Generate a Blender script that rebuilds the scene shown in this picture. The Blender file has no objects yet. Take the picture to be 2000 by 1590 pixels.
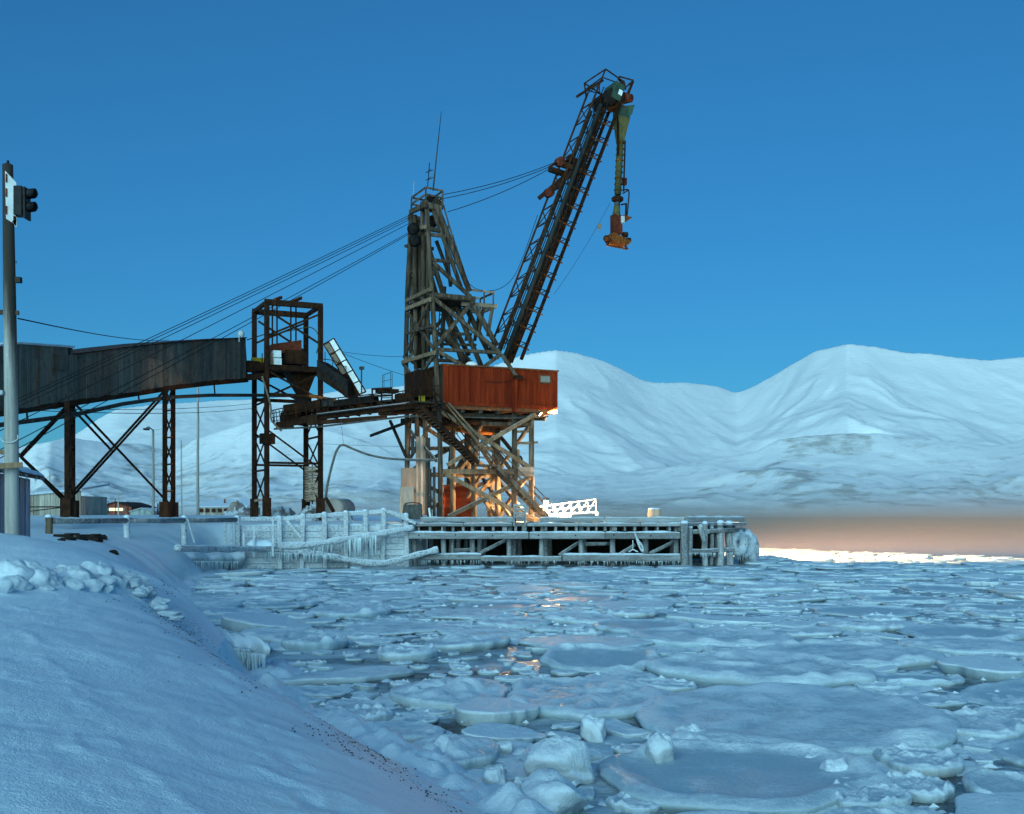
import bpy, math, random
import numpy as np
from mathutils import Vector, Matrix
random.seed(7); rng = np.random.default_rng(11)
sc = bpy.context.scene
COL = sc.collection
R = math.radians

# ------------------------------------------------------------------ camera
FPX, HY, CAMZ = 2200.0, 1008.0, 3.2
cd = bpy.data.cameras.new('camera'); cam = bpy.data.objects.new('camera', cd); COL.objects.link(cam)
cam.location = (0, 0, CAMZ); cam.rotation_euler = (R(90), 0, 0)
cd.sensor_width = 36; cd.lens = 36*FPX/2000; cd.shift_y = (HY-795)/2000
cd.clip_start = .2; cd.clip_end = 40000
sc.camera = cam

# ------------------------------------------------------------------ sky, sun, exposure
SUN_EL, SUN_AZ = 8.0, 196.0            # twilight glow behind the camera, a little to the left
w = bpy.data.worlds.new('World'); sc.world = w; w.use_nodes = True
nt = w.node_tree; nt.nodes.clear()
sky = nt.nodes.new('ShaderNodeTexSky'); sky.sky_type = 'NISHITA'; sky.sun_disc = False
sky.sun_elevation = R(SUN_EL); sky.sun_rotation = R(SUN_AZ); sky.altitude = 0
sky.air_density = 1.0; sky.dust_density = 0.0; sky.ozone_density = 6.0
tint = nt.nodes.new('ShaderNodeMix'); tint.data_type = 'RGBA'; tint.blend_type = 'MULTIPLY'
tint.inputs[0].default_value = 1.0; tint.inputs[7].default_value = (.36, .82, .94, 1)
bg = nt.nodes.new('ShaderNodeBackground'); bg.inputs[1].default_value = .14
wo = nt.nodes.new('ShaderNodeOutputWorld')
gm_ = nt.nodes.new('ShaderNodeGamma'); gm_.inputs[1].default_value = .78
nt.links.new(sky.outputs[0], gm_.inputs[0]); nt.links.new(gm_.outputs[0], tint.inputs[6]); nt.links.new(tint.outputs[2], bg.inputs[0]); nt.links.new(bg.outputs[0], wo.inputs[0])
sd = bpy.data.lights.new('twilight_sun', 'SUN'); so = bpy.data.objects.new('twilight_sun', sd); COL.objects.link(so)
sd.energy = 3.0; sd.angle = R(60); sd.color = (.56, .95, 1.0)
sdir = Vector((math.sin(R(SUN_AZ))*math.cos(R(SUN_EL)), math.cos(R(SUN_AZ))*math.cos(R(SUN_EL)), math.sin(R(SUN_EL))))
so.rotation_euler = sdir.to_track_quat('Z', 'Y').to_euler(); so.location = (-30, -60, 60)
vs = sc.view_settings; vs.view_transform = 'Standard'; vs.look = 'None'; vs.exposure = .5; vs.gamma = 1.0

# ------------------------------------------------------------------ pixel helpers (2000 x 1590 photograph)
def P(px, py, Y):
    return Vector(((px-1000)/FPX*Y, Y, CAMZ-(py-HY)/FPX*Y))
def ray(px, py): return Vector(((px-1000)/FPX, 1.0, -(py-HY)/FPX))
CAM = Vector((0, 0, CAMZ))
class Plane:
    def __init__(s, p, n): s.p = Vector(p); s.n = Vector(n).normalized()
    def __call__(s, px, py, off=0.0):
        r = ray(px, py); t = ((s.p+s.n*off-CAM).dot(s.n))/r.dot(s.n)
        return CAM+r*t
def plane3(a, b, c): return Plane(a, (Vector(b)-Vector(a)).cross(Vector(c)-Vector(a)))
def ice_at(px, py):
    Y = CAMZ*FPX/(py-HY); return Vector(((px-1000)/FPX*Y, Y, 0))

# ------------------------------------------------------------------ noise
def _hash(ix, iy, seed):
    h = (ix.astype(np.int64)*374761393 + iy.astype(np.int64)*668265263 + seed*974634777) & 0xffffffff
    h = ((h ^ (h >> 13))*1274126177) & 0xffffffff
    return ((h ^ (h >> 16)) & 0xffff)/65535.0
def vnoise(x, y, seed=0):
    x = np.asarray(x, float); y = np.asarray(y, float)
    ix = np.floor(x); iy = np.floor(y); fx = x-ix; fy = y-iy
    fx = fx*fx*fx*(fx*(fx*6-15)+10); fy = fy*fy*fy*(fy*(fy*6-15)+10)
    a = _hash(ix, iy, seed); b = _hash(ix+1, iy, seed); c = _hash(ix, iy+1, seed); d = _hash(ix+1, iy+1, seed)
    return (a*(1-fx)+b*fx)*(1-fy)+(c*(1-fx)+d*fx)*fy
def fbm(x, y, o=4, seed=0, gain=.5, lac=2.03):
    s = 0; a = 1; t = 0
    for i in range(o):
        s = s+a*(vnoise(x, y, seed+i*17)*2-1); t += a; a *= gain; x = x*lac+3.1; y = y*lac+1.7
    return s/t
def ridged(x, y, o=4, seed=0, gain=.5):
    s = 0; a = 1; t = 0
    for i in range(o):
        s = s+a*(1-abs(vnoise(x, y, seed+i*13)*2-1)); t += a; a *= gain; x = x*2.07+5.3; y = y*2.07+2.9
    return s/t
def sstep(a, b, x):
    t = np.clip((x-a)/(b-a), 0, 1); return t*t*(3-2*t)

# ------------------------------------------------------------------ materials
def _new(name):
    m = bpy.data.materials.new(name); m.use_nodes = True; n = m.node_tree.nodes; l = m.node_tree.links
    n.clear(); out = n.new('ShaderNodeOutputMaterial'); b = n.new('ShaderNodeBsdfPrincipled'); l.new(b.outputs[0], out.inputs[0])
    return m, n, l, b
def c4(c): return (c[0], c[1], c[2], 1)
def _noise(n, l, vec, scale, detail=5, rough=.6):
    t = n.new('ShaderNodeTexNoise'); t.inputs['Scale'].default_value = scale; t.inputs['Detail'].default_value = detail
    t.inputs['Roughness'].default_value = rough
    if vec is not None: l.new(vec, t.inputs['Vector'])
    return t.outputs['Fac']
def _map(n, l, scale=(1, 1, 1), loc=(0, 0, 0), rot=(0, 0, 0)):
    tc = n.new('ShaderNodeTexCoord'); mp = n.new('ShaderNodeMapping')
    mp.inputs['Scale'].default_value = scale; mp.inputs['Location'].default_value = loc; mp.inputs['Rotation'].default_value = rot
    l.new(tc.outputs['Object'], mp.inputs['Vector']); return mp.outputs[0]
def _ramp(n, l, fac, a, b, lo=0, hi=1):
    r = n.new('ShaderNodeMapRange'); r.inputs[1].default_value = a; r.inputs[2].default_value = b
    r.inputs[3].default_value = lo; r.inputs[4].default_value = hi; r.interpolation_type = 'SMOOTHSTEP'
    l.new(fac, r.inputs[0]); return r.outputs[0]
def _mix(n, l, fac, a, b, mode='MIX'):
    m = n.new('ShaderNodeMix'); m.data_type = 'RGBA'; m.blend_type = mode
    for s, v in ((m.inputs[0], fac), (m.inputs[6], a), (m.inputs[7], b)):
        if hasattr(v, 'links'): l.new(v, s)
        elif isinstance(v, (int, float)): s.default_value = v
        else: s.default_value = c4(v)
    return m.outputs[2]
def _math(n, l, op, a, b=0.0):
    m = n.new('ShaderNodeMath'); m.operation = op
    for s, v in ((m.inputs[0], a), (m.inputs[1], b)):
        if hasattr(v, 'links'): l.new(v, s)
        else: s.default_value = v
    return m.outputs[0]
def _bump(n, l, b, h, strength, dist=.02):
    bp = n.new('ShaderNodeBump'); bp.inputs['Strength'].default_value = strength; bp.inputs['Distance'].default_value = dist
    l.new(h, bp.inputs['Height']); l.new(bp.outputs[0], b.inputs['Normal'])
SNOW = (.78, .86, .92)
def weathered(name, c1, c2, stain=None, stain_amt=.5, rough=.8, scale=3.0, stretch=(1, 1, 1), bump=.4, frost=0.0, top=0.0, metal=0.0, vary=.25, bdist=.015):
    """paint, timber or steel: two-tone grain, blotchy stain, optional frost patches and snow lying on upward faces"""
    m, n, l, b = _new(name)
    v = _map(n, l, stretch); f = _noise(n, l, v, scale, 8, .65)
    col = _mix(n, l, _ramp(n, l, f, .32, .68), c1, c2)
    if stain:
        f2 = _noise(n, l, _map(n, l, (stretch[0]*.9, stretch[1]*.9, stretch[2]*.5), (3, 7, 1)), scale*.35, 6, .7)
        col = _mix(n, l, _ramp(n, l, f2, .48, .66, 0, stain_amt), col, stain)
    oi = n.new('ShaderNodeObjectInfo')
    hs = n.new('ShaderNodeHueSaturation'); l.new(_ramp(n, l, oi.outputs['Random'], 0, 1, 1-vary, 1+vary), hs.inputs['Value']); l.new(col, hs.inputs['Color'])
    col = hs.outputs[0]
    if frost > 0 or top > 0:
        g = n.new('ShaderNodeNewGeometry'); sx = n.new('ShaderNodeSeparateXYZ'); l.new(g.outputs['Normal'], sx.inputs[0])
        nz = _noise(n, l, _map(n, l, (1, 1, 1), (9, 2, 4)), 9.0, 8, .72)
        fac = None
        if frost > 0: fac = _ramp(n, l, nz, .62-frost*.5, .78-frost*.45, 0, .35+.6*frost)
        if top > 0:
            tz = _ramp(n, l, _math(n, l, 'ADD', sx.outputs[2], _math(n, l, 'MULTIPLY', nz, .5)), 1.05-.6*top+.25, 1.35-.5*top+.1)
            fac = tz if fac is None else _math(n, l, 'MAXIMUM', fac, tz)
        col = _mix(n, l, fac, col, SNOW)
    l.new(col, b.inputs['Base Color']); b.inputs['Roughness'].default_value = rough; b.inputs['Metallic'].default_value = metal
    b.inputs['Specular IOR Level'].default_value = .08
    if bump: _bump(n, l, b, f, bump, bdist)
    return m
M = {}
M['timber'] = weathered('weathered_timber', (.058, .038, .025), (.185, .130, .090), (.026, .012, .006), .6, .85, 6, (1, 1, .12), .5, .0, .35)
M['timber_pale'] = weathered('pale_timber', (.17, .105, .06), (.31, .205, .125), (.08, .05, .03), .5, .85, 6, (1, 1, .15), .5, .05, .45)
M['timber_dark'] = weathered('tarred_timber', (.028, .022, .017), (.075, .058, .042), (.09, .045, .02), .4, .85, 5, (1, 1, .2), .5, 0, .1)
M['pier_timber'] = weathered('frosted_pier_timber', (.20, .20, .20), (.33, .335, .34), (.13, .12, .11), .45, .8, 5, (.18, 1, 1), .5, .16, .8)
M['pile'] = weathered('frosted_pile', (.17, .17, .17), (.36, .37, .38), (.10, .055, .025), .35, .8, 4, (1, 1, .25), .5, .24, .8)
M['bulk'] = weathered('rimed_planks', (.38, .39, .40), (.56, .57, .58), (.22, .19, .17), .5, .8, 4, (.3, 1, 1), .6, .45, .9)
M['steel'] = weathered('rusty_dark_steel', (.016, .008, .005), (.045, .020, .011), (.10, .032, .010), .45, .75, 5, (1, 1, .5), .3, 0, .12)
M['steel_warm'] = weathered('orange_rust', (.12, .036, .010), (.25, .080, .018), (.05, .014, .007), .5, .8, 6, (1, 1, 1), .3)
M['steel_grey'] = weathered('grey_steel', (.040, .042, .040), (.09, .09, .085), (.09, .035, .014), .5, .6, 5, (1, 1, .4), .3, 0, .3, .3)
M['boom'] = weathered('boom_steel', (.022, .011, .007), (.062, .028, .014), (.14, .042, .013), .5, .75, 5, (1, 1, 1), .3)
M['belt'] = weathered('black_rubber', (.010, .010, .010), (.03, .026, .024), (.06, .03, .015), .4, .85, 3, (1, 1, 1), .3)
M['tube'] = weathered('dark_tube', (.022, .026, .026), (.055, .058, .055), (.06, .035, .02), .4, .55, 3, (1, 1, .2), .2)
M['green'] = weathered('faded_green_paint', (.035, .075, .055), (.075, .13, .085), (.10, .055, .02), .55, .6, 3, (1, 1, .4), .3)
M['olive'] = weathered('olive_rusty_tube', (.07, .07, .028), (.13, .115, .045), (.12, .04, .015), .6, .7, 5, (1, 1, .5), .3)
M['redrust'] = weathered('red_brown_machine', (.085, .02, .012), (.17, .04, .02), (.03, .01, .006), .5, .7, 5, (1, 1, 1), .3)
M['red'] = weathered('red_board_paint', (.18, .019, .006), (.29, .036, .009), (.085, .009, .004), .6, .85, 3, (1.2, 1.2, .12), .35, 0, 0, 0, .05)
M['redshed'] = weathered('dark_red_boards', (.16, .022, .009), (.25, .04, .014), (.08, .015, .007), .4, .8, 4, (.2, .2, 2), .3)
M['brown'] = weathered('brown_trim', (.10, .04, .02), (.20, .075, .03), None, 0, .8, 5)
M['ply'] = weathered('plywood', (.42, .30, .23), (.56, .42, .33), (.28, .18, .13), .5, .85, 3, (1, 1, .25), .2, .05, .2)
M['plank_tan'] = weathered('tan_planks', (.26, .18, .12), (.42, .30, .21), (.15, .09, .06), .5, .85, 5, (.3, .3, 1), .3, .05, .2)
M['white'] = weathered('worn_white_panel', (.62, .66, .66), (.75, .77, .76), (.40, .36, .31), .4, .6, 4)
M['white_rail'] = weathered('white_paint_rail', (.70, .70, .68), (.80, .80, .78), (.5, .45, .4), .3, .6, 4, (1, 1, 1), .1, .1, .6)
M['tan_panel'] = weathered('tan_panel', (.24, .17, .12), (.36, .26, .19), (.14, .08, .05), .4, .7, 4)
M['glass_grey'] = weathered('dim_window', (.30, .28, .24), (.40, .37, .32), None, 0, .2, 2, bump=0)
M['yellow'] = weathered('yellow_paint', (.50, .38, .02), (.60, .45, .04), (.3, .15, .02), .5, .6, 5)
M['tank'] = weathered('cream_tank', (.60, .50, .44), (.70, .60, .54), (.40, .28, .22), .4, .6, 2, (1, 1, 1), .1, .05, .4)
M['pole'] = weathered('bleached_pole', (.26, .24, .21), (.42, .40, .37), (.045, .035, .026), .9, .85, 8, (1, 1, .06), .4, .1, 0)
M['pole_tar_shade'] = weathered('tarred_shaded_pole', (.26, .24, .21), (.42, .40, .37), (.10, .08, .06), .6, .85, 8, (1, 1, .06), .4, .1, 0)
def _tar_and_shade(m):
    n = m.node_tree.nodes; l = m.node_tree.links; b = [x for x in n if x.type == 'BSDF_PRINCIPLED'][0]; src = b.inputs['Base Color'].links[0].from_socket
    s = n.new('ShaderNodeSeparateXYZ'); tc = n.new('ShaderNodeTexCoord'); l.new(tc.outputs['Object'], s.inputs[0]); nz = _noise(n, l, _map(n, l, (6, 6, .5)), 1.5, 6, .7)
    h = _math(n, l, 'ADD', _math(n, l, 'ADD', s.outputs[2], _math(n, l, 'MULTIPLY', s.outputs[0], 6.0)), _math(n, l, 'MULTIPLY', nz, 3.0))  # tar towards the top; the pole's shaded right side painted darker too
    l.new(_mix(n, l, _ramp(n, l, h, 4.6, 6.6, 0, .93), src, (.030, .022, .016)), b.inputs['Base Color'])
_tar_and_shade(M['pole_tar_shade'])
M['black'] = weathered('matt_black', (.012, .012, .013), (.022, .022, .024), None, 0, .5, 5, bump=.1)
M['shed_blue'] = weathered('blue_grey_sheet', (.22, .24, .29), (.32, .34, .39), (.15, .13, .12), .35, .6, 3, (1, 1, .2), .2, .12, .7)
M['shed_tan'] = weathered('beige_sheet', (.30, .27, .22), (.42, .38, .32), (.22, .15, .10), .4, .7, 3, (1, 1, .2), .2, .08, .8)
M['house_red'] = weathered('far_red_wall', (.17, .05, .035), (.24, .07, .05), None, 0, .8, 2)
M['house_green'] = weathered('far_grey_green_wall', (.20, .26, .25), (.28, .34, .33), None, 0, .8, 2, frost=.1, top=.8)
M['house_tan'] = weathered('far_tan_wall', (.27, .24, .20), (.36, .32, .27), None, 0, .8, 2, top=.8)
M['roof_blue'] = weathered('snowy_blue_roof', (.30, .36, .42), (.42, .48, .54), None, 0, .7, 1, frost=.3, top=.8)
M['tyre'] = weathered('rimed_rubber', (.02, .02, .02), (.05, .045, .04), (.22, .09, .03), .5, .85, 5, (1, 1, 1), .6, .62, .9)
M['rope'] = weathered('frozen_rope', (.45, .47, .48), (.6, .62, .63), None, 0, .9, 10, frost=.4)
M['wire'] = weathered('steel_wire', (.012, .012, .012), (.028, .026, .024), None, 0, .7, 8, bump=0)
M['pipe'] = weathered('frosted_pipe', (.20, .20, .20), (.34, .35, .36), (.10, .09, .08), .4, .7, 4, (.4, 1, 1), .4, .5, .95)
M['hose'] = weathered('grey_hose', (.10, .095, .09), (.20, .19, .18), None, 0, .6, 4, frost=.1, top=.5)
M['mound'] = weathered('gravel_under_snow', (.20, .15, .11), (.36, .28, .22), (.10, .075, .055), .5, .95, 2.2, (1, 1, 1), .8, .34, .62, bdist=.15)
M['grit'] = weathered('coal_grit', (.012, .010, .009), (.04, .03, .024), None, 0, .9, 20)
# ------------------------------------------------------------------ mesh builders
def link(name, verts, faces, mat=None, parent=None, smooth=False):
    me = bpy.data.meshes.new(name)
    if parent is not None:
        r = parent
        while r.parent is not None: r = r.parent
        off = r.location
        verts = [(v[0]-off[0], v[1]-off[1], v[2]-off[2]) for v in verts]
    me.from_pydata([tuple(v) for v in verts], [], faces)
    if smooth: me.polygons.foreach_set('use_smooth', [True]*len(me.polygons))
    if mat: me.materials.append(M[mat] if isinstance(mat, str) else mat)
    o = bpy.data.objects.new(name, me); COL.objects.link(o)
    if parent is not None: o.parent = parent
    return o
def grid_obj(name, V, nu, nv, mat, smooth=True):
    """V: (nu*nv,3) numpy array -> quad sheet"""
    me = bpy.data.meshes.new(name)
    i = np.arange(nu-1)[:, None]*nv+np.arange(nv-1)[None, :]
    q = np.stack([i, i+nv, i+nv+1, i+1], -1).reshape(-1, 4)
    fast_mesh(me, V, q)
    if smooth: me.polygons.foreach_set('use_smooth', np.ones(len(q), bool))
    me.materials.append(M[mat] if isinstance(mat, str) else mat)
    o = bpy.data.objects.new(name, me); COL.objects.link(o); return o
def fast_mesh(me, V, q):
    k = q.shape[1]
    me.vertices.add(len(V)); me.vertices.foreach_set('co', np.asarray(V, np.float32).ravel())
    me.loops.add(q.size); me.loops.foreach_set('vertex_index', q.astype(np.int32).ravel())
    me.polygons.add(len(q)); me.polygons.foreach_set('loop_start', np.arange(0, q.size, k, dtype=np.int32))
    me.update(calc_edges=True); me.validate()
def tag(o, label=None, cat=None, group=None, kind=None):
    if label: o['label'] = label
    if cat: o['category'] = cat
    if group: o['group'] = group
    if kind: o['kind'] = kind
    return o
def thing(name, label, cat, loc, group=None):
    o = bpy.data.objects.new(name, None); COL.objects.link(o); o.location = loc; o.empty_display_size = .3
    return tag(o, label, cat, group)
def frame_of(a, hint=None):
    a = a.normalized(); h = Vector(hint) if hint else Vector((0, 0, 1))
    if abs(a.dot(h)) > .98: h = Vector((.906, .423, 0))
    s = a.cross(h).normalized(); n = s.cross(a).normalized(); return a, s, n
class MB:
    def __init__(s): s.v = []; s.f = []
    def raw(s, v, f):
        k = len(s.v); s.v += [Vector(x) for x in v]; s.f += [tuple(i+k for i in q) for q in f]; return s
    def box(s, c, sx, sy, sz, yaw=0.0, ax=None):
        """box centred on c, half sizes; optional axes"""
        c = Vector(c)
        if ax is None: ax = (Vector((math.cos(yaw), math.sin(yaw), 0)), Vector((-math.sin(yaw), math.cos(yaw), 0)), Vector((0, 0, 1)))
        v = [c+ax[0]*(i*sx)+ax[1]*(j*sy)+ax[2]*(k*sz) for k in (-1, 1) for j in (-1, 1) for i in (-1, 1)]
        return s.raw(v, [(0, 2, 3, 1), (4, 5, 7, 6), (0, 1, 5, 4), (2, 6, 7, 3), (0, 4, 6, 2), (1, 3, 7, 5)])
    def beam(s, p0, p1, w, h, hint=None, ch=.14):
        p0 = Vector(p0); p1 = Vector(p1); a, sd, n = frame_of(p1-p0, hint)
        x, y, c = w/2, h/2, min(w, h)*ch
        pr = [(x-c, -y), (x, -y+c), (x, y-c), (x-c, y), (-x+c, y), (-x, y-c), (-x, -y+c), (-x+c, -y)]
        return s.loft([p0, p1], [pr, pr], sd, n)
    def loft(s, pts, profs, sd, n, cap=True):
        k = len(s.v); m = len(profs[0])
        for p, pr in zip(pts, profs): s.v += [Vector(p)+sd*q[0]+n*q[1] for q in pr]
        for i in range(len(pts)-1):
            for j in range(m):
                a = k+i*m+j; b = k+i*m+(j+1) % m; s.f.append((a, b, b+m, a+m))
        if cap: s.f.append(tuple(k+j for j in reversed(range(m)))); s.f.append(tuple(k+(len(pts)-1)*m+j for j in range(m)))
        return s
    def tube(s, pts, r, seg=8, cap=True):
        pts = [Vector(p) for p in pts]; k = len(s.v); N = len(pts)
        rs = r if isinstance(r, (list, tuple)) else [r]*N
        prev = None
        for i, p in enumerate(pts):
            d = (pts[min(i+1, N-1)]-pts[max(i-1, 0)])
            a, sd, n = frame_of(d)
            if prev is not None and sd.dot(prev) < 0: sd = -sd; n = -n
            prev = sd
            for j in range(seg):
                t = 2*math.pi*j/seg; s.v.append(p+sd*(math.cos(t)*rs[i])+n*(math.sin(t)*rs[i]))
        for i in range(N-1):
            for j in range(seg):
                a = k+i*seg+j; b = k+i*seg+(j+1) % seg; s.f.append((a, b, b+seg, a+seg))
        if cap: s.f.append(tuple(k+j for j in reversed(range(seg)))); s.f.append(tuple(k+(N-1)*seg+j for j in range(seg)))
        return s
    def prism(s, poly, off):
        """planar polygon (points) extruded by vector off"""
        n = len(poly); off = Vector(off); v = [Vector(p) for p in poly]+[Vector(p)+off for p in poly]
        f = [tuple(range(n)), tuple(reversed(range(n, 2*n)))]+[(i, i+n, (i+1) % n+n, (i+1) % n) for i in range(n)]
        return s.raw(v, f)
    def lathe(s, c, prof, seg=16, axis=(0, 0, 1)):
        c = Vector(c); a, sd, n = frame_of(Vector(axis)); k = len(s.v)
        for r, z in prof:
            for j in range(seg):
                t = 2*math.pi*j/seg; s.v.append(c+a*z+sd*(math.cos(t)*r)+n*(math.sin(t)*r))
        for i in range(len(prof)-1):
            for j in range(seg):
                p = k+i*seg+j; q = k+i*seg+(j+1) % seg; s.f.append((p, q, q+seg, p+seg))
        s.f.append(tuple(k+j for j in reversed(range(seg)))); s.f.append(tuple(k+(len(prof)-1)*seg+j for j in range(seg)))
        return s
    def torus(s, c, R0, r, axis, seg=20, ss=8, lump=0.0):
        c = Vector(c); a, sd, n = frame_of(Vector(axis)); k = len(s.v)
        for i in range(seg):
            t = 2*math.pi*i/seg; d = sd*math.cos(t)+n*math.sin(t)
            for j in range(ss):
                u = 2*math.pi*j/ss; rr = r*(1+lump*random.uniform(-1, 1))
                s.v.append(c+d*(R0+rr*math.cos(u))+a*(rr*math.sin(u)))
        for i in range(seg):
            for j in range(ss):
                s.f.append((k+i*ss+j, k+((i+1) % seg)*ss+j, k+((i+1) % seg)*ss+(j+1) % ss, k+i*ss+(j+1) % ss))
        return s
    def build(s, name, mat, parent=None, smooth=False): return link(name, s.v, s.f, mat, parent, smooth)
def beam(name, par, p0, p1, w, h=None, mat='timber', hint=None): return MB().beam(p0, p1, w, h or w, hint).build(name, mat, par)
def pole(name, par, p0, p1, r0, r1=None, mat='timber', seg=10):
    p0 = Vector(p0); p1 = Vector(p1); k = 4
    pts = [p0.lerp(p1, i/k)+Vector((random.uniform(-.2, .2), random.uniform(-.2, .2), 0))*r0*(1 if 0 < i < k else 0) for i in range(k+1)]
    r1 = r1 or r0
    return MB().tube(pts, [r0+(r1-r0)*i/k for i in range(k+1)], seg).build(name, mat, par, True)
def wire(name, par, pts, r, mat='wire', seg=5): return MB().tube(pts, r, seg).build(name, mat, par, True)
def sag(a, b, d, n=12):
    a = Vector(a); b = Vector(b)
    return [a.lerp(b, i/n)-Vector((0, 0, d*4*(i/n)*(1-i/n))) for i in range(n+1)]
def spline(pts, n=6):
    pts = [Vector(p) for p in pts]; out = []
    for i in range(len(pts)-1):
        p0 = pts[max(i-1, 0)]; p1 = pts[i]; p2 = pts[i+1]; p3 = pts[min(i+2, len(pts)-1)]
        for k in range(n):
            t = k/n; out.append(.5*((2*p1)+(p2-p0)*t+(2*p0-5*p1+4*p2-p3)*t*t+(3*p1-p0-3*p2+p3)*t**3))
    return out+[pts[-1]]
# ------------------------------------------------------------------ ground: snow bank, plateau
SHY = np.array([-60, -20, 0, 6, 9, 12, 14, 16, 18, 20, 22, 24, 26, 28, 32, 40, 53, 62, 67.5, 68.4, 69.6, 70.8, 71.8, 72.8, 75, 80, 120, 400, 6000.])
SHX = np.array([20, 8, 3.2, 1.9, .9, -.45, -1.65, -2.95, -4.1, -4.95, -5.3, -5.75, -7.3, -8.9, -10.4, -12.6, -15.6, -17.0, -17.4, -16.9, -14.3, -11.7, -9.3, -6.6, -5.6, -6.4, -9.4, -31, -460.])
HHY = np.array([-60, 0, 6, 10, 14, 17, 20, 22, 24.5, 28, 32, 42, 52, 62, 70, 80, 6000.])
HHV = np.array([1.7, 1.72, 1.78, 1.9, 2.05, 2.15, 2.35, 2.5, 2.66, 2.5, 2.4, 2.4, 2.45, 2.5, 2.75, 2.85, 2.85])
FEN = [P(95, 1012, 52), P(248, 1012, 57.4), P(360, 1012, 62.8), P(464, 1011, 68.2)]
def ground(X, Y, fine=True):
    X = np.asarray(X, float); Y = np.asarray(Y, float)
    sx = np.interp(Y, SHY, SHX)+.35*fbm(X*.0+1.3, Y*.45, 3, 5)*np.clip(Y/20, .2, 1.5)*(Y < 67)
    d = (sx-X)*np.where(Y < 66, .86, .95)
    H = np.interp(Y, HHY, HHV)
    steep = np.interp(Y, [0, 8, 13, 17, 24, 30, 58, 67], [2.4, 2.2, 1.7, 1.2, 1.2, 1.5, 1.6, .55])
    up = H*(1-np.exp(-np.power(np.clip(d, 0, None)/steep, 1.15)))
    dn = np.where(Y > 68.2, -3.0*sstep(0, .5, -d), -.55*sstep(0.0, 2.2, -d))
    z = np.where(d > 0, up, dn)
    # behind the rail fence the ground climbs to the plateau
    f0, f1 = FEN[0], FEN[3]; dx, dy = f1.x-f0.x, f1.y-f0.y; L = math.hypot(dx, dy)
    beh = ((X-f0.x)*-dy+(Y-f0.y)*dx)/L            # left of the fence line
    z = z+.42*sstep(0, 14, beh)*sstep(40, 56, Y)*sstep(2, 8, d)
    # drift round the signal pole and against the shed
    z = z+.28*np.exp(-(((X+11.3)/1.9)**2+((Y-23.2)/2.4)**2))
    land = sstep(-.2, 1.2, d)
    near = np.exp(-Y/160)
    z = z+land*(.06*fbm(X*.35, Y*.35, 3, 21)+.018*fbm(X*1.3, Y*1.3, 3, 22))*np.clip(near, .12, 1)
    rdist = ((X+7.6)*3.7-(Y-16.8)*1.45)/3.97
    rid = np.exp(-(rdist/.55)**2)*sstep(.6, 1.6, d)*sstep(13.5, 15.5, Y)*sstep(22.5, 20.5, Y)
    z = z+rid*(.14+.16*np.clip(fbm(X*1.4, Y*1.4, 4, 31)+.25, 0, 1))
    # ragged ice foot along the water line
    lip = np.exp(-((d+.5)/.75)**2)*(Y < 67)
    z = z+lip*(.20+.36*np.clip(fbm(X*.9, Y*.9, 4, 41)+.1, 0, 1))*np.clip(1.3-Y/70, .3, 1)
    if fine:
        z = z+land*.012*fbm(X*4.5, Y*4.5, 3, 51)*sstep(60, 8, Y)+lip*.16*fbm(X*3.2, Y*3.2, 4, 52)
        z = z+land*sstep(40, 5, Y)*.02*np.clip(ridged(X*.9+Y*.5, Y*1.5, 3, 61)-.72, 0, 1)*4
        trk = np.abs(X+1.0+.30*(Y-6)+.25*np.sin(Y*.7))          # an old trodden track down the slope
        z = z+land*.035*np.exp(-(trk/.22)**2)*fbm(X*5, Y*5, 2, 71)*(Y < 17)
    return z
def gz(x, y): return float(ground(np.array([x]), np.array([y]), False)[0])
def ground_hit(px, py, y0=4, y1=120):
    Y = np.linspace(y0, y1, 3000); X = (px-1000)/FPX*Y; z = CAMZ-(py-HY)/FPX*Y
    k = np.argmax(z < ground(X, Y, False)); return Vector((X[k], Y[k], z[k]))

def snow_mat(name, dirt=0.0):
    m, n, l, b = _new(name)
    v = _map(n, l); f1 = _noise(n, l, v, 1.1, 6, .6); f2 = _noise(n, l, v, 14, 5, .7); f3 = _noise(n, l, v, 55, 3, .65)
    col = _mix(n, l, _ramp(n, l, f1, .3, .7), (.73, .86, .96), (.79, .90, .97))
    if dirt:
        at = n.new('ShaderNodeAttribute'); at.attribute_name = 'dirt'
        sp = _noise(n, l, _map(n, l, (1, 1, 1), (5, 5, 5)), 22, 4, .75)
        fac = _ramp(n, l, _math(n, l, 'ADD', sp, _math(n, l, 'MULTIPLY', at.outputs['Fac'], .22)), .66, .80, 0, .75)
        col = _mix(n, l, fac, col, (.10, .085, .07))
    l.new(col, b.inputs['Base Color']); b.inputs['Roughness'].default_value = .62; b.inputs['Specular IOR Level'].default_value = .3
    h = _math(n, l, 'ADD', _math(n, l, 'MULTIPLY', f1, .45), _math(n, l, 'ADD', _math(n, l, 'MULTIPLY', f2, .26), _math(n, l, 'MULTIPLY', f3, .13)))
    _bump(n, l, b, h, .8, .10)
    return m
M['snow'] = snow_mat('wind_packed_snow', 1)
M['snowcap'] = snow_mat('lying_snow')

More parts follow.
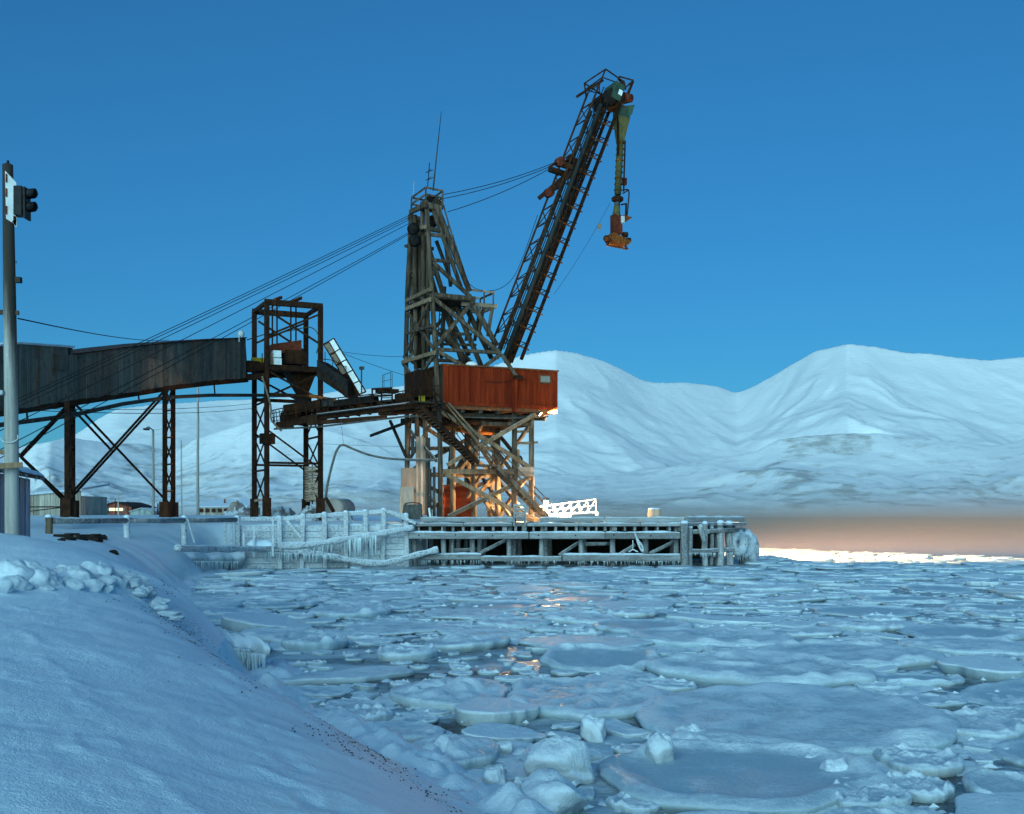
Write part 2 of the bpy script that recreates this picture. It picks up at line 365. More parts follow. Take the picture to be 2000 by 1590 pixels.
# polar sheet round the camera's foot: fine near, coarse far
az = np.concatenate([np.linspace(-178, -48, 60)[:-1], np.linspace(-48, 34, 560), np.linspace(34, 178, 60)[1:]])
rr = np.concatenate([np.linspace(.0, 3.0, 14)[:-1], np.geomspace(3.0, 130, 520)[:-1], np.geomspace(130, 6000, 60)])
A, RR = np.meshgrid(np.radians(az), rr, indexing='ij'); GX = np.sin(A)*RR; GY = np.cos(A)*RR
GZ = ground(GX, GY)
V = np.stack([GX, GY, GZ], -1).reshape(-1, 3)
g = grid_obj('snow_ground', V, len(az), len(rr), 'snow'); tag(g, kind='structure')
dsh = (np.interp(GY, SHY, SHX)-GX)
dirt = np.clip(np.exp(-((dsh-.9)/.75)**2)*sstep(34, 26, GY)*(.6+.8*fbm(GX*.5, GY*.5, 2, 81)), 0, 1)
dirt += .85*np.exp(-((GX+17.8)/2.6)**2-((GY-49.3)/1.0)**2)+.5*np.exp(-((GX+16)/.35)**2-((GY-44.5)/.5)**2)
dirt += .8*np.exp(-((dsh-.4)/.7)**2)*sstep(44, 56, GY)*(GY < 68)
at = g.data.attributes.new('dirt', 'FLOAT', 'POINT'); at.data.foreach_set('value', dirt.ravel().astype(np.float32))

# ------------------------------------------------------------------ fjord surface (slush between the floes, open water beyond the ice edge)
EDGE = [(-400, 420), (-20, 190), (8, 140), (24.7, 112), (38, 84.5), (52, 66), (120, 30), (400, -60)]
def water_mat():
    m, n, l, b = _new('slushy_fjord_water')
    v = _map(n, l); f = _noise(n, l, _map(n, l, (1, 1.6, 1)), .32, 6, .62); f2 = _noise(n, l, v, 2.2, 6, .65)
    s = _ramp(n, l, _math(n, l, 'ADD', f, _math(n, l, 'MULTIPLY', f2, .35)),   .53, .80)
    at = n.new('ShaderNodeAttribute'); at.attribute_name = 'ice'
    s = _math(n, l, 'MULTIPLY', s, at.outputs['Fac'])
    col = _mix(n, l, s, (.026, .036, .042), (.55, .66, .73))
    l.new(col, b.inputs['Base Color'])
    l.new(_ramp(n, l, s, 0, 1, .22, .6), b.inputs['Roughness']); b.inputs['IOR'].default_value = 1.33
    rip = _noise(n, l, _map(n, l, (1, 2.5, 1), (2, 2, 2)), 1.3, 3, .5)
    _bump(n, l, b, _math(n, l, 'ADD', _math(n, l, 'MULTIPLY', rip, .35), _math(n, l, 'MULTIPLY', f2, _math(n, l, 'MULTIPLY', s, 1.5))), .5, .10)
    return m
M['water'] = water_mat()
az2 = np.concatenate([np.linspace(-178, -45, 30)[:-1], np.linspace(-45, 45, 420), np.linspace(45, 178, 30)[1:]])
r2 = np.concatenate([np.linspace(0, 8, 8)[:-1], np.geomspace(8, 200, 240)[:-1], np.geomspace(200, 30000, 50)])
A, RR = np.meshgrid(np.radians(az2), r2, indexing='ij'); WX = np.sin(A)*RR; WY = np.cos(A)*RR
V = np.stack([WX, WY, np.zeros_like(WX)-.02], -1).reshape(-1, 3)
wat = grid_obj('fjord_water', V, len(az2), len(r2), 'water'); tag(wat, kind='structure')
ex = np.interp(WX, [e[0] for e in EDGE], [e[1] for e in EDGE])
icef = sstep(1.0, -1.0, WY-ex-1.5*fbm(WX*.15, WY*.15, 3, 90))
at = wat.data.attributes.new('ice', 'FLOAT', 'POINT'); at.data.foreach_set('value', icef.ravel().astype(np.float32))

# ------------------------------------------------------------------ mountains
def mountain_mat():
    m, n, l, b = _new('snowy_mountain')
    v = _map(n, l, (.01, .01, .01)); at = n.new('ShaderNodeAttribute'); at.attribute_name = 'rock'
    f = _noise(n, l, v, 1.1, 10, .66); f2 = _noise(n, l, _map(n, l, (.008, .004, .045)), 1.6, 9, .72)
    fac = _ramp(n, l, _math(n, l, 'ADD', at.outputs['Fac'], _math(n, l, 'MULTIPLY', _math(n, l, 'ADD', f, _math(n, l, 'MULTIPLY', f2, .7)), .9)), 1.02, 1.36, 0, .60)
    col = _mix(n, l, fac, (.90, .92, .93), (.20, .18, .15))
    l.new(col, b.inputs['Base Color']); b.inputs['Roughness'].default_value = .8; b.inputs['Specular IOR Level'].default_value = .1
    _bump(n, l, b, _math(n, l, 'ADD', f, f2), .5, 10.0)
    return m
M['mountain'] = mountain_mat()
def smax(a, b, k): h = np.clip(.5+.5*(a-b)/k, 0, 1); return b*(1-h)+a*h+k*h*(1-h)
def mountains():
    px = np.linspace(-700, 2700, 850); Yd = np.concatenate([np.linspace(2300, 5200, 190)[:-1], np.linspace(5200, 9500, 230)])
    PX, YY = np.meshgrid(px, Yd, indexing='ij')
    main = np.array([(-700, 830), (-400, 800), (-200, 830), (0, 880), (40, 872), (95, 862), (147, 850), (190, 818), (229, 798), (300, 789), (425, 782), (490, 779), (560, 774), (650, 765),
        (720, 758), (780, 754), (840, 744), (900, 733), (960, 714), (1000, 699), (1030, 690), (1085, 683), (1130, 690), (1200, 712), (1230, 729), (1255, 742), (1280, 748), (1340, 746), (1400, 753),
        (1420, 762), (1440, 768), (1480, 750), (1540, 715), (1590, 685), (1655, 671), (1710, 677), (1760, 687), (1820, 690), (1880, 699), (1930, 703), (2000, 696), (2100, 686), (2300, 700), (2700, 760)], float)
    yr = np.interp(px, [-700, 0, 200, 450, 900, 1085, 1300, 1440, 1655, 2000, 2700], [6200, 6000, 6300, 6600, 6700, 6400, 7000, 7600, 6600, 6900, 7400.])
    py = np.interp(px, main[:, 0], main[:, 1]); py = py-1.2*fbm(px*.03, px*0+.5, 3, 101)
    k = np.ones(7)/7; py = np.convolve(np.pad(py, 3, 'edge'), k, 'valid')
    zr = (HY-py)/FPX*yr
    yf = np.interp(px, [-700, 0, 500, 1000, 1500, 2000, 2700], [3000, 3000, 3100, 3000, 3000, 2900, 2800.])
    kk = np.hanning(91); kk /= kk.sum(); zs_ = np.convolve(np.pad(zr, 45, 'edge'), kk, 'valid')
    YR = yr[:, None]; YF = yf[:, None]
    s = (YY-YF)/(YR-YF)
    sc_ = np.clip(s, 0, 1); bl = sc_**3
    ZT = zr[:, None]; XX_ = (PX-1000)/FPX*YY; pw_ = PX+(1-sc_)*260*fbm(XX_*.0009, YY*.0009, 4, 109); ZR = np.interp(pw_, px, zs_)*(1-bl)+ZT*bl
    # concave foot, steep upper slope
    gprof = .22*sc_+.38*sc_**2+.40*sc_**3
    # gullies fan out from the summits
    X0 = (PX-1000)/FPX*YY
    warp = .35*fbm(X0*.0011, YY*.0011, 4, 111)
    def fan(ppx, py_, k, seed):
        xp = (ppx-1000)/FPX*py_; th = np.arctan2(X0-xp, (py_+1400)-YY); r = np.hypot(X0-xp, YY-py_)
        q = th*k+warp*2.2
        return ridged(q, r*.0005, 3, seed, .42), ridged(q*3.4+.8*warp, r*.0012, 3, seed+40, .5)
    ws = [np.exp(-((PX-c)/wd)**2)+1e-5 for c, wd in ((1700, 330), (1085, 260), (330, 420))]
    fs = [fan(1655, 6600, 3.0, 121), fan(1085, 6400, 3.0, 122), fan(330, 6400, 3.2, 123)]
    tot = sum(ws); gul = sum(a*f[0] for a, f in zip(ws, fs))/tot; gul2 = sum(a*f[1] for a, f in zip(ws, fs))/tot
    env = np.clip(sc_*(1-sc_), 0, 1)*4
    z = ZR*gprof+env*(ZR*.17*(gul-.62)+ZR*.028*(gul2-.6))+env*ZR*.008*(ridged(X0*.006+YY*.002, YY*.0015, 3, 145)-.6)+14*env*fbm(X0*.004, YY*.004, 4, 141)
    back = s > 1
    z = np.where(back, ZR*np.clip(1-.9*(s-1), 0, 1), z)
    # never poke above the traced skyline in front of the ridge
    cap = ZT*(YY/YR)-.012*ZT*(1-sc_)
    z = np.where(back, np.minimum(z, cap), np.minimum(z, cap))
    # foothill benches
    fl = np.array([(-700, 930), (-200, 925), (0, 905), (35, 885), (65, 865), (95, 851), (130, 853), (200, 862), (290, 868), (330, 880), (380, 858), (440, 838), (490, 822), (540, 822), (600, 832), (660, 842), (740, 870), (800, 905), (900, 930), (1000, 935), (1100, 925),
        (1180, 930), (1260, 925), (1330, 905), (1420, 890), (1480, 880), (1520, 858), (1560, 851), (1640, 846), (1710, 845), (1770, 855), (1880, 862), (1930, 872), (2000, 858), (2100, 850), (2700, 880)], float)
    pf = np.interp(px, fl[:, 0], fl[:, 1])+2.5*fbm(px*.03, px*0+2.5, 4, 151)
    yb = np.interp(px, [-700, 100, 300, 500, 800, 1300, 1550, 2000, 2700], [4600, 4500, 4900, 4700, 4400, 4500, 4300, 4200, 4200.])
    zb = ((HY-pf)/FPX*yb)[:, None]; YB = yb[:, None]
    sb = np.clip((YY-YF)/(YB-YF), 0, 1)
    wx2 = X0*.0022+YY*.0006+.9*fbm(X0*.0012, YY*.0012, 4, 161)
    gb = ridged(wx2, YY*.0007+7, 4, 171, .45)
    eb = np.clip(sb*(1-sb), 0, 1)*4
    hill = zb*(.40*sb+.20*sb**2+.40*sb**3)+eb*zb*.30*(gb-.62)+7*eb*fbm(X0*.006, YY*.006, 4, 181)
    hill = np.where(YY > YB, zb*(1-.00025*(YY-YB)), hill)
    zz = smax(z, hill, 30.0)
    zz = zz+4*fbm(X0*.008, YY*.008, 4, 191)*sstep(0, .15, s)
    zz = np.where(back, zz, np.minimum(zz, np.maximum(cap, 0)+2))
    zz = np.where(s < 0, -4, np.maximum(zz*sstep(0, .06, s), -4)+ (2.0)*sstep(0, .03, s))
    X = (PX-1000)/FPX*YY
    rn = fbm(X0*.0035, YY*.0035, 5, 301); rn2 = ridged(X0*.004+YY*.004, YY*.009-X0*.003, 4, 302)
    rock = np.zeros_like(zz)
    rock += .40*np.exp(-((YY-YB+40)/90)**2)*sstep(-.05, .35, fbm(X0*.0016, YY*0+.3, 3, 303))
    rock += .50*eb*sstep(.62, .80, gb)*sstep(0, .3, rn)
    rock += .45*env*sstep(.66, .82, gul)*sstep(.9, .3, sc_)*sstep(0, .3, rn)
    rock += .42*np.exp(-((s-.12)/.12)**2)*sstep(.66, .82, rn2)
    rock += .35*sstep(700, 100, PX)*eb*sstep(.66, .82, rn2)
    rock += .22*sstep(.03, .10, s)*sstep(.52, .25, s)+.14*sstep(.25, .4, s)*sstep(.95, .6, s)
    rock *= 1-.45*sstep(.6, .95, sc_)
    rock = np.minimum(rock, .41)
    V = np.stack([X, YY, zz], -1).reshape(-1, 3)
    o = grid_obj('mountains', V, len(px), len(Yd), 'mountain'); tag(o, kind='structure')
    at = o.data.attributes.new('rock', 'FLOAT', 'POINT'); at.data.foreach_set('value', rock.ravel().astype(np.float32))
mountains()
# ------------------------------------------------------------------ crane: timber tower, red house, stair
YAW = R(25); UD = Vector((math.cos(YAW), math.sin(YAW), 0)); VD = Vector((-math.sin(YAW), math.cos(YAW), 0)); ZD = Vector((0, 0, 1))
DECK = 2.78
O = P(862, 1008, 75); O.z = DECK
TAPER = .088                                   # tower faces lean in as they rise
def vf(z): return TAPER*(z-DECK)
def vb(z): return 7.2-TAPER*(z-DECK)
FPn = Plane(O, -VD+ZD*TAPER)                   # near face
def Fr(px, py, off=0.0): return FPn(px, py, off)
def B_(p):                                     # the same point carried to the far face
    return p+VD*(vb(p.z)-vf(p.z))
SPn = plane3(O, Fr(834, 395), O+VD*7.2)        # left side face
def Sd(px, py, off=0.0):
    return SPn(px, py, off)
def atz(p, z): p = Vector(p); p.z = z; return p
crane = thing('loading_crane', 'tall weathered timber crane tower with red boarded house standing on the icy pier', 'crane', O)
T = 'timber'
# main posts of the near face (two lengths each)
def post(pts, r, par=crane, mat=T, name='post'): 
    return MB().tube(pts, [r*(1.06-.12*i/(len(pts)-1)) for i in range(len(pts))], 10).build(name, mat, par, True)
nl = [atz(Fr(861, 1006), DECK), Fr(860, 905), Fr(858, 800)]; post(nl, .17)
post([Fr(858, 802), Fr(851, 690), Fr(842, 550), Fr(833, 392)], .17)
for a, b, r in (((1038, 1006), (1038, 806), .19), ((1004, 1006), (1005, 806), .19)):
    p = post([atz(Fr(*a), DECK), Fr(*b)], r)
# far face posts
for a, b, r in (((861, 1006), (858, 802), .17), ((948, 1006), (949, 806), .18), ((1038, 1006), (1038, 806), .18), ((1000, 1006), (1000, 806), .18)):
    post([B_(atz(Fr(*a), DECK)), B_(Fr(*b))], r)
# middle row of posts
for px_, vv, r in ((921, 3.4, .20), (960, 4.2, .24), (1012, 3.4, .20), (948, 2.0, .19)):
    a = Fr(px_, 1006); a.z = DECK; a = a+VD*0; q = Fr(px_, 806)
    post([atz(a, DECK)+VD*vv, atz(a, q.z)+VD*vv], r)
# left side posts
side_posts = [[(795, 1006), (795, 830), (793, 690), (795, 591), (803, 415)], [(815, 855), (813, 720), (811, 560), (810, 420)], [(831, 855), (828, 720), (827, 560), (825, 394)]]
for k, pl in enumerate(side_posts):
    pts = [Sd(*q) for q in pl]
    if k == 0: pts[0] = atz(pts[0], 2.9)
    for i in range(len(pts)-1): post([pts[i], pts[i+1]], .165 if i else .17)
post([Sd(819, 720, -.35), Sd(818, 430, -.35)], .14); post([Sd(837, 700, -.3), Sd(832, 440, -.3)], .14); post([Sd(803, 690, -.4), Sd(807, 430, -.4)], .14)
post([Sd(815, 862), Sd(824, 1000)], .16)
# slanting right-hand legs, near and far
for off in (0, 1):
    m = B_ if off else (lambda p: p)
    post([m(Fr(853, 405)), m(Fr(917, 569))], .20); post([m(Fr(925, 596)), m(Fr(971, 676))], .19)
    post([m(Fr(847, 412)), m(Fr(900, 560))], .15)
    beam('brace', crane, m(Fr(845, 512)), m(Fr(919, 580)), .24, .26)
    beam('brace', crane, m(Fr(844, 580)), m(Fr(973, 686)), .24, .26)
    beam('brace', crane, m(Fr(925, 587)), m(Fr(850, 678)), .22, .24)
    beam('girt', crane, m(Fr(831, 457)), m(Fr(885, 463)), .22, .24, 'timber')
    beam('girt', crane, m(Fr(841, 507)), m(Fr(893, 513)), .22, .22)
    beam('girt', crane, m(Fr(840, 575)), m(Fr(928, 584)), .30, .30)
    beam('girt', crane, m(Fr(845, 682)), m(Fr(978, 689)), .24, .24)
    beam('girt', crane, m(Fr(831, 400)), m(Fr(861, 408)), .30, .40)
    beam('brace', crane, m(Fr(856, 687)), m(Fr(903, 714)), .26)
    beam('brace', crane, m(Fr(979, 691)), m(Fr(946, 716)), .24)
    beam('girt', crane, m(Fr(838, 447)), m(Fr(868, 452)), .26, .3, 'timber_dark')
# inclined timbers deep inside the upper tower
for a, b in (((868, 600), (905, 715)), ((885, 585), (940, 715)), ((905, 590), (960, 700)), ((862, 640), (915, 712))):
    post([Fr(*a, -2.0), Fr(*b, -2.6)], .19)
for a, b in (((870, 470), (880, 560)), ((852, 470), (884, 555)), ((868, 560), (862, 700))):
    post([Fr(*a, -1.3), Fr(*b, -1.8)], .13, mat='timber_dark')
beam('girt', crane, Fr(828, 650, -2.4), Fr(921, 653, -2.4), .2); beam('girt', crane, Fr(856, 672, -2.4), Fr(930, 674, -2.4), .18)
# side girts and crosses
for a, b, w_ in (((793, 588), (841, 565), .26), ((793, 604), (840, 585), .28), ((786, 708), (848, 689), .28), ((803, 452), (831, 443), .26), ((802, 414), (832, 400), .34), ((793, 652), (845, 636), .18)):
    beam('girt', crane, Sd(*a, .22), Sd(*b, .22), w_*.7, w_, 'timber_pale' if w_ < .3 and w_ > .2 else T)
for a, b in (((793, 606), (846, 680)), ((840, 588), (789, 698)), ((788, 712), (826, 758)), ((847, 694), (796, 775)), ((795, 830), (828, 790)), ((798, 900), (850, 815)), ((800, 840), (852, 900)), ((798, 925), (852, 985))):
    beam('brace', crane, Sd(*a, .12), Sd(*b, .12), .17, .22)
beam('crosshead', crane, Sd(791, 481, .1), Sd(803, 478, -.4), .16, .2, 'timber_dark')
# sheaves and blocks near the head
for q in ((812, 447, -.5), (815, 470, -.6), (845, 393, -1.0), (850, 432, -1.2)):
    c = Fr(q[0], q[1], q[2]); MB().lathe(c-UD*.12, [(.1, -.02), (.42, 0), (.36, .12), (.42, .24), (.1, .26)], 16, VD).build('sheave', 'belt', crane, True)
MB().prism([Fr(842, 402, -.6), Fr(866, 408, -.6), Fr(862, 393, -.6), (Fr(852, 384, -.6))], VD*1.4).build('sheave_hood', 'timber_dark', crane)
# head platform rail
rp = [Sd(803, 414), Fr(832, 396), Fr(864, 404)]; tp = [Sd(804, 386), Fr(831.5, 366), Fr(865, 373)]
rp.append(rp[0]+(rp[2]-rp[1])); tp.append(tp[0]+(tp[2]-tp[1]))
for a, b in zip(rp, tp): beam('rail_post', crane, a, b, .10, .10)
for f in (1.0, .55):
    for i in range(4):
        j = (i+1) % 4; beam('rail', crane, rp[i].lerp(tp[i], f), rp[j].lerp(tp[j], f), .07, .13)
wire('edge_rail', crane, [Fr(866, 400), Fr(877, 440), Fr(917, 563)], .06, T, 6)
beam('rail_brace', crane, Fr(876, 440), Fr(872, 468), .08)
# antenna mast, weather instrument arm, thin rod
wire('antenna', crane, [Fr(846, 372), Fr(850, 330), Fr(862, 218)], [.055, .05, .02], 'steel_grey', 6)
wv = MB().tube([Fr(835, 366), Fr(839, 318)], .03, 6)
for py_ in (334, 349): wv.tube([Fr(831, py_+3), Fr(846, py_-2)], .025, 5); wv.tube([Fr(836, py_+4), Fr(841, py_-4)], .025, 5)
wv.build('weather_vane', 'wire', crane)
wire('rod', crane, [Sd(806, 392), Sd(809, 355)], .02, 'white', 5)
# mid platform: deck, outrigger, rail
pf = [Fr(842, 581), Fr(927, 589)]
for i in range(9):
    a = pf[0].lerp(pf[1], (i+.5)/9); beam('deck_plank', crane, a-VD*.1, a+VD*(vb(a.z)-vf(a.z)), .36, .07, 'timber_dark')
for dv in (0.3, 2.6):
    beam('outrigger', crane, Fr(905, 592)+VD*dv, Fr(972, 597)+VD*dv, .22, .3, 'plank_tan')
    beam('strut', crane, Fr(965, 600)+VD*dv, Fr(956, 655)+VD*dv, .2); beam('strut', crane, Fr(948, 600)+VD*dv, Fr(938, 655)+VD*dv, .18)
    beam('rail', crane, Fr(918, 564)+VD*dv, Fr(970, 570)+VD*dv, .09, .14, 'plank_tan')
    for px_ in (949, 967): beam('rail_post', crane, Fr(px_, 596)+VD*dv, Fr(px_, 569)+VD*dv, .09)
beam('rail', crane, Fr(969, 570)+VD*.3, Fr(969, 570)+VD*2.6, .09, .14); beam('outrigger', crane, Fr(970, 597)+VD*.1, Fr(970, 597)+VD*2.8, .2, .28, 'plank_tan')
# ladder inside
ld = MB()
for s in (-.22, .22): ld.tube([Fr(866, 590, -1.5)+UD*s, Fr(858, 700, -1.5)+UD*s], .04, 6)
lad = ld.build('ladder', 'timber_dark', crane)
for i in range(11):
    c = Fr(866, 590, -1.5).lerp(Fr(858, 700, -1.5), (i+.5)/11); MB().tube([c-UD*.24, c+UD*.24], .035, 6).build('rung', 'timber_dark', lad)
# lower tower bracing
TP = 'timber_pale'
for a, b, w_ in (((862, 804), (1037, 914), .27), ((1046, 809), (874, 908), .27), ((870, 926), (1003, 997), .27), ((1003, 997), (1052, 1016), .25), ((876, 1009), (1036, 931), .27)):
    beam('brace', crane, Fr(*a, .25), Fr(*b, .25), .2, w_, TP)
beam('girt', crane, Fr(864, 921, .05), Fr(1003, 921, .05), .2, .32, TP); beam('girt', crane, Fr(1002, 865, .05), Fr(1036, 866, .05), .12, .16, TP)
beam('girt', crane, Fr(952, 828, .05), Fr(1037, 829, .05), .2, .24, T); beam('girt', crane, Fr(1006, 843, .05), Fr(1032, 843, .05), .16)
beam('girt', crane, Fr(1000, 866), Fr(1050, 864), .12, .14)
for a, b in (((862, 804), (1037, 914)), ((1046, 809), (874, 908)), ((876, 1009), (1036, 931)), ((870, 926), (1003, 997))):
    beam('brace', crane, B_(Fr(*a)), B_(Fr(*b)), .22, .26, T)
beam('girt', crane, B_(Fr(864, 921)), B_(Fr(1036, 921)), .22, .32, T); beam('girt', crane, B_(Fr(864, 866)), B_(Fr(1036, 866)), .2, .26, T)
# right side face: crosses between near and far right legs, and knee braces inside
def Rs(v, z, px_=1038): a = Fr(px_, 900); return Vector((0, 0, z))+(atz(a, 0)-VD*0)+VD*v
for z0, z1 in ((2.9, 6.2), (6.2, 9.6)):
    beam('brace', crane, Rs(.2, z0), Rs(6.2, z1), .2, .26, T); beam('brace', crane, Rs(6.2, z0), Rs(.2, z1), .2, .26, T)
    beam('brace', crane, Rs(.2, z0, 1004), Rs(5.8, z1, 1004), .2, .24, T); beam('brace', crane, Rs(5.8, z0, 948), Rs(.4, z1, 948), .2, .24, T)
    beam('brace', crane, Rs(6.2, z0, 950), Rs(3.6, z1, 1016), .2, .24, T); beam('brace', crane, Rs(3.4, z0, 1012), Rs(3.4, z1, 948), .2, .24, T)
    beam('brace', crane, Rs(3.4, z0, 930), Rs(3.4, z1, 1006), .18, .24, T)
    beam('girt', crane, Rs(.1, z1), Rs(6.4, z1), .2, .28, T); beam('girt', crane, Rs(3.4, z1-.15, 921), Rs(3.4, z1-.15, 1016), .2, .26, T)
    beam('girt', crane, Rs(.1, z1-.1, 948), Rs(6.2, z1-.1, 948), .2, .26, T)
# platform beams and ring under the house
ubz = Fr(900, 806).z
for i in range(6):
    a = Fr(866+i*35, 800); a.z = ubz+.15; beam('floor_beam', crane, a-VD*.3, a+VD*6.2, .26, .34, 'timber_dark')
for v_ in (0.1, 2.0, 4.0, 6.0):
    a = Fr(842, 806); a.z = ubz-.16; b_ = Fr(1066, 806); b_.z = ubz-.16; beam('floor_beam', crane, a+VD*v_, b_+VD*v_, .30, .32, 'timber_dark')
cen = Rs(3.2, ubz-.62, 955); MB().lathe(cen, [(2.6, -.1), (2.75, -.1), (2.75, .26), (2.6, .26), (2.5, .1)], 40).build('turntable_ring', 'steel', crane, True)
wire('conduit', crane, [Fr(905, 815, .3), Fr(1000, 817, .3), Fr(1070, 813, .3)], .05, 'steel_grey')
MB().tube([Fr(868, 835, -1), Fr(915, 843, -1.2), Fr(960, 846, -1.4)], .16, 12).build('pipe', 'steel_warm', crane, True)
# ---- red house
HP = Plane(Fr(866, 795, .35), -VD)
def H(px, py, off=0.0): return HP(px, py, off)
HT, HBt = H(866, 713).z, H(866, 789).z; hx0, hx1 = H(865, 750), H(1087, 750)
HW = (hx1-hx0).dot(UD); hb = atz(hx0, 0); HD = 4.6
def hp(u, v, z): return hb+UD*u+VD*v+ZD*z
house = MB().box(hp(HW/2, HD/2, (HT+HBt)/2), HW/2-.04, HD/2-.04, (HT-HBt)/2-.02, YAW).build('house_wall', 'red', crane)
def face_boards(p0, du, n_, wid, dn, z0, z1, prop=.03, mat='red'):
    for i in range(n_):
        c = p0+du*(wid*(i+.5))+dn*(prop*random.uniform(.3, 1)); 
        MB().box(c+ZD*((z0+z1)/2), wid/2-.012, .03, (z1-z0)/2-random.uniform(0, .02), 0, (du, dn, ZD)).build('board', mat, house)
split = (H(1037, 750)-hx0).dot(UD)
n1 = 17; face_boards(hp(0, 0, 0), UD, n1, split/n1, -VD, HBt, HT)
n2 = 6; face_boards(hp(split, 0, 0), UD, n2, (HW-split)/n2, -VD, HBt-.06, HT)
for i in range(n2+1):
    c = hp(split+(HW-split)*i/n2, -.07, (HBt+HT)/2-.03); MB().box(c, .035, .035, (HT-HBt)/2, YAW).build('batten', 'red', house)
for i in range(11):
    c = hp(HW+.03, HD*(i+.5)/11, (HBt+HT)/2); MB().box(c, .03, HD/22-.012, (HT-HBt)/2, YAW).build('board', 'red', house)
for i in range(11):
    c = hp(-.03, HD*(i+.5)/11, (HBt+HT)/2); MB().box(c, .03, HD/22-.012, (HT-HBt)/2, YAW).build('board', 'timber_dark', house)
MB().box(hp(HW/2, HD/2, HT+.05), HW/2+.12, HD/2+.15, .05, YAW).build('roof', 'brown', crane)
MB().box(hp(HW/2, -.09, HBt+.06), HW/2, .05, .10, YAW).build('sill_board', 'red', crane)
MB().box(hp(HW/2, HD/2, HBt-.16), HW/2+.02, HD/2, .14, YAW).build('floor_frame', 'brown', crane)
MB().box(hp(split-.05, -.10, (HT+HBt)/2), .06, .05, (HT-HBt)/2, YAW).build('corner_board', 'red', crane)
wc = H(1063.5, 741, .0); wc = wc-VD*.10
wf = MB()
for sx_, sz_, dx_, dz_ in ((.46, .05, 0, .26), (.46, .05, 0, -.26), (.05, .26, .42, 0), (.05, .26, -.42, 0)): wf.box(wc+UD*dx_+ZD*dz_, sx_, .04, sz_, YAW)
win = wf.build('window', 'brown', house); win.parent = crane
MB().box(wc+VD*.02, .40, .03, .24, YAW).build('pane', 'glass_grey', win)
# brace bracket on the house front, ducts and lamp on roof
beam('bracket', crane, H(1008, 737, .25), H(1004, 804, .25), .2, .26, 'red'); MB().box(H(1012, 737, .28), .32, .2, .12, YAW).build('bracket_head', 'steel', crane)
beam('stay', crane, H(981, 694, .1), H(1009, 736, .3), .2, .24, T)
lp = H(921, 713, -.1); MB().lathe(lp, [(.05, -.1), (.36, -.05), (.40, .08), (.25, .2), (.04, .24)], 14).build('roof_lamp', 'white', crane, True)
wire('house_cable', crane, sag(H(945, 744, .12), H(1005, 741, .2), .12), .02)
# left annex between side posts and house
MB().box(Fr(846, 760, -2.4), .55, 1.6, 1.15, YAW).build('annex', 'steel', crane)
MB().box(Fr(852, 765, -.5), .22, .06, 1.0, YAW).build('door', 'steel_grey', crane)
MB().box(Fr(818, 752, -2.2), .5, 1.4, .9, YAW).build('annex', 'steel', crane)
MB().box(Fr(856, 790, .1), .28, .3, .25, YAW).build('gear_box', 'steel_grey', crane)
MB().tube([Fr(859, 800, .3), Fr(861, 906, .3)], .06, 8).build('downpipe', 'steel_grey', crane)
# ---- stair
def flight(a, b, nst, wd=.85, name='staircase', mat='steel'):
    a = Vector(a); b = Vector(b); m = MB()
    for dv in (0, wd): m.beam(a-VD*dv, b-VD*dv, .07, .30)
    o = m.build(name, mat, crane)
    for i in range(nst):
        c = a.lerp(b, (i+.5)/nst)-VD*(wd/2); MB().box(c, .14, wd/2, .025, YAW).build('tread', 'timber' if name == 'staircase' else mat, o)
    return o
s1 = flight(Fr(812, 795, .9), Fr(926, 906, .9), 20); s2 = flight(Fr(962, 913, .9), Fr(1062, 1013, .9), 18, mat='timber')
MB().box((Fr(926, 909, .9)+Fr(966, 911, .9))/2-VD*.42, .78, .55, .06, YAW).build('landing', 'timber', crane)
def handrail(pts, par, mat, dz=1.0, r=.035):
    for dv in (.02, .86):
        P_ = [Vector(p)-VD*dv for p in pts]
        MB().tube([p+ZD*dz for p in P_], r, 6).tube([p+ZD*dz*.5 for p in P_], r*.8, 6).build('handrail', mat, par)
        for p, q in zip(P_[:-1], P_[1:]):
            n_ = max(1, int((q-p).length/1.6))
            for i in range(n_+1): c = p.lerp(q, i/n_); MB().tube([c, c+ZD*dz], r, 6).build('baluster', mat, par)
handrail([Fr(840, 797, .9), Fr(926, 906, .9)], s1, 'steel'); handrail([Fr(926, 908, .9), Fr(966, 911, .9), Fr(1066, 1013, .9)], s2, 'timber')
for a, b in (((866, 785), (970, 905)), ((876, 787), (980, 903))): beam('long_brace', crane, Fr(*a, .75), Fr(*b, .75), .10, .13, TP)
# walkway round the left corner
beam('walk_edge', crane, Fr(800, 792, 1.2), Fr(862, 786, 1.2), .14, .18, 'steel')
MB().box((Fr(802, 790, .8)+Fr(862, 786, .8))/2, 1.15, .7, .05, YAW).build('walkway', 'timber_dark', crane)
for f in (0, .33, .66, 1): q = Fr(802, 790, 1.3).lerp(Fr(860, 786, 1.3), f); MB().tube([q, q+ZD*1.1], .035, 6).build('baluster', 'steel', crane)
for h_ in (.55, 1.1): MB().tube([Fr(802, 790, 1.3)+ZD*h_, Fr(860, 786, 1.3)+ZD*h_], .035, 6).build('handrail', 'steel', crane)
MB().box(Fr(824, 779, 1.0), .16, .16, .22, YAW).build('yellow_bin', 'yellow', crane)
# boarded box on right leg, sign boards
bx = Fr(1026, 921, .25)
for i in range(4): MB().box(bx+ZD*(.24-.16*i), .58, .16, .075, YAW).build('board', 'ply', crane)
MB().box(Fr(1012, 905, .3), .08, .05, .0+.95, YAW).build('board_post', TP, crane)
MB().tube(spline([Fr(1008, 893, .2), Fr(1014, 891, .2), Fr(1018, 893, .2), Fr(1020, 900, .2)], 4), .06, 8).build('elbow_pipe', 'steel', crane, True)
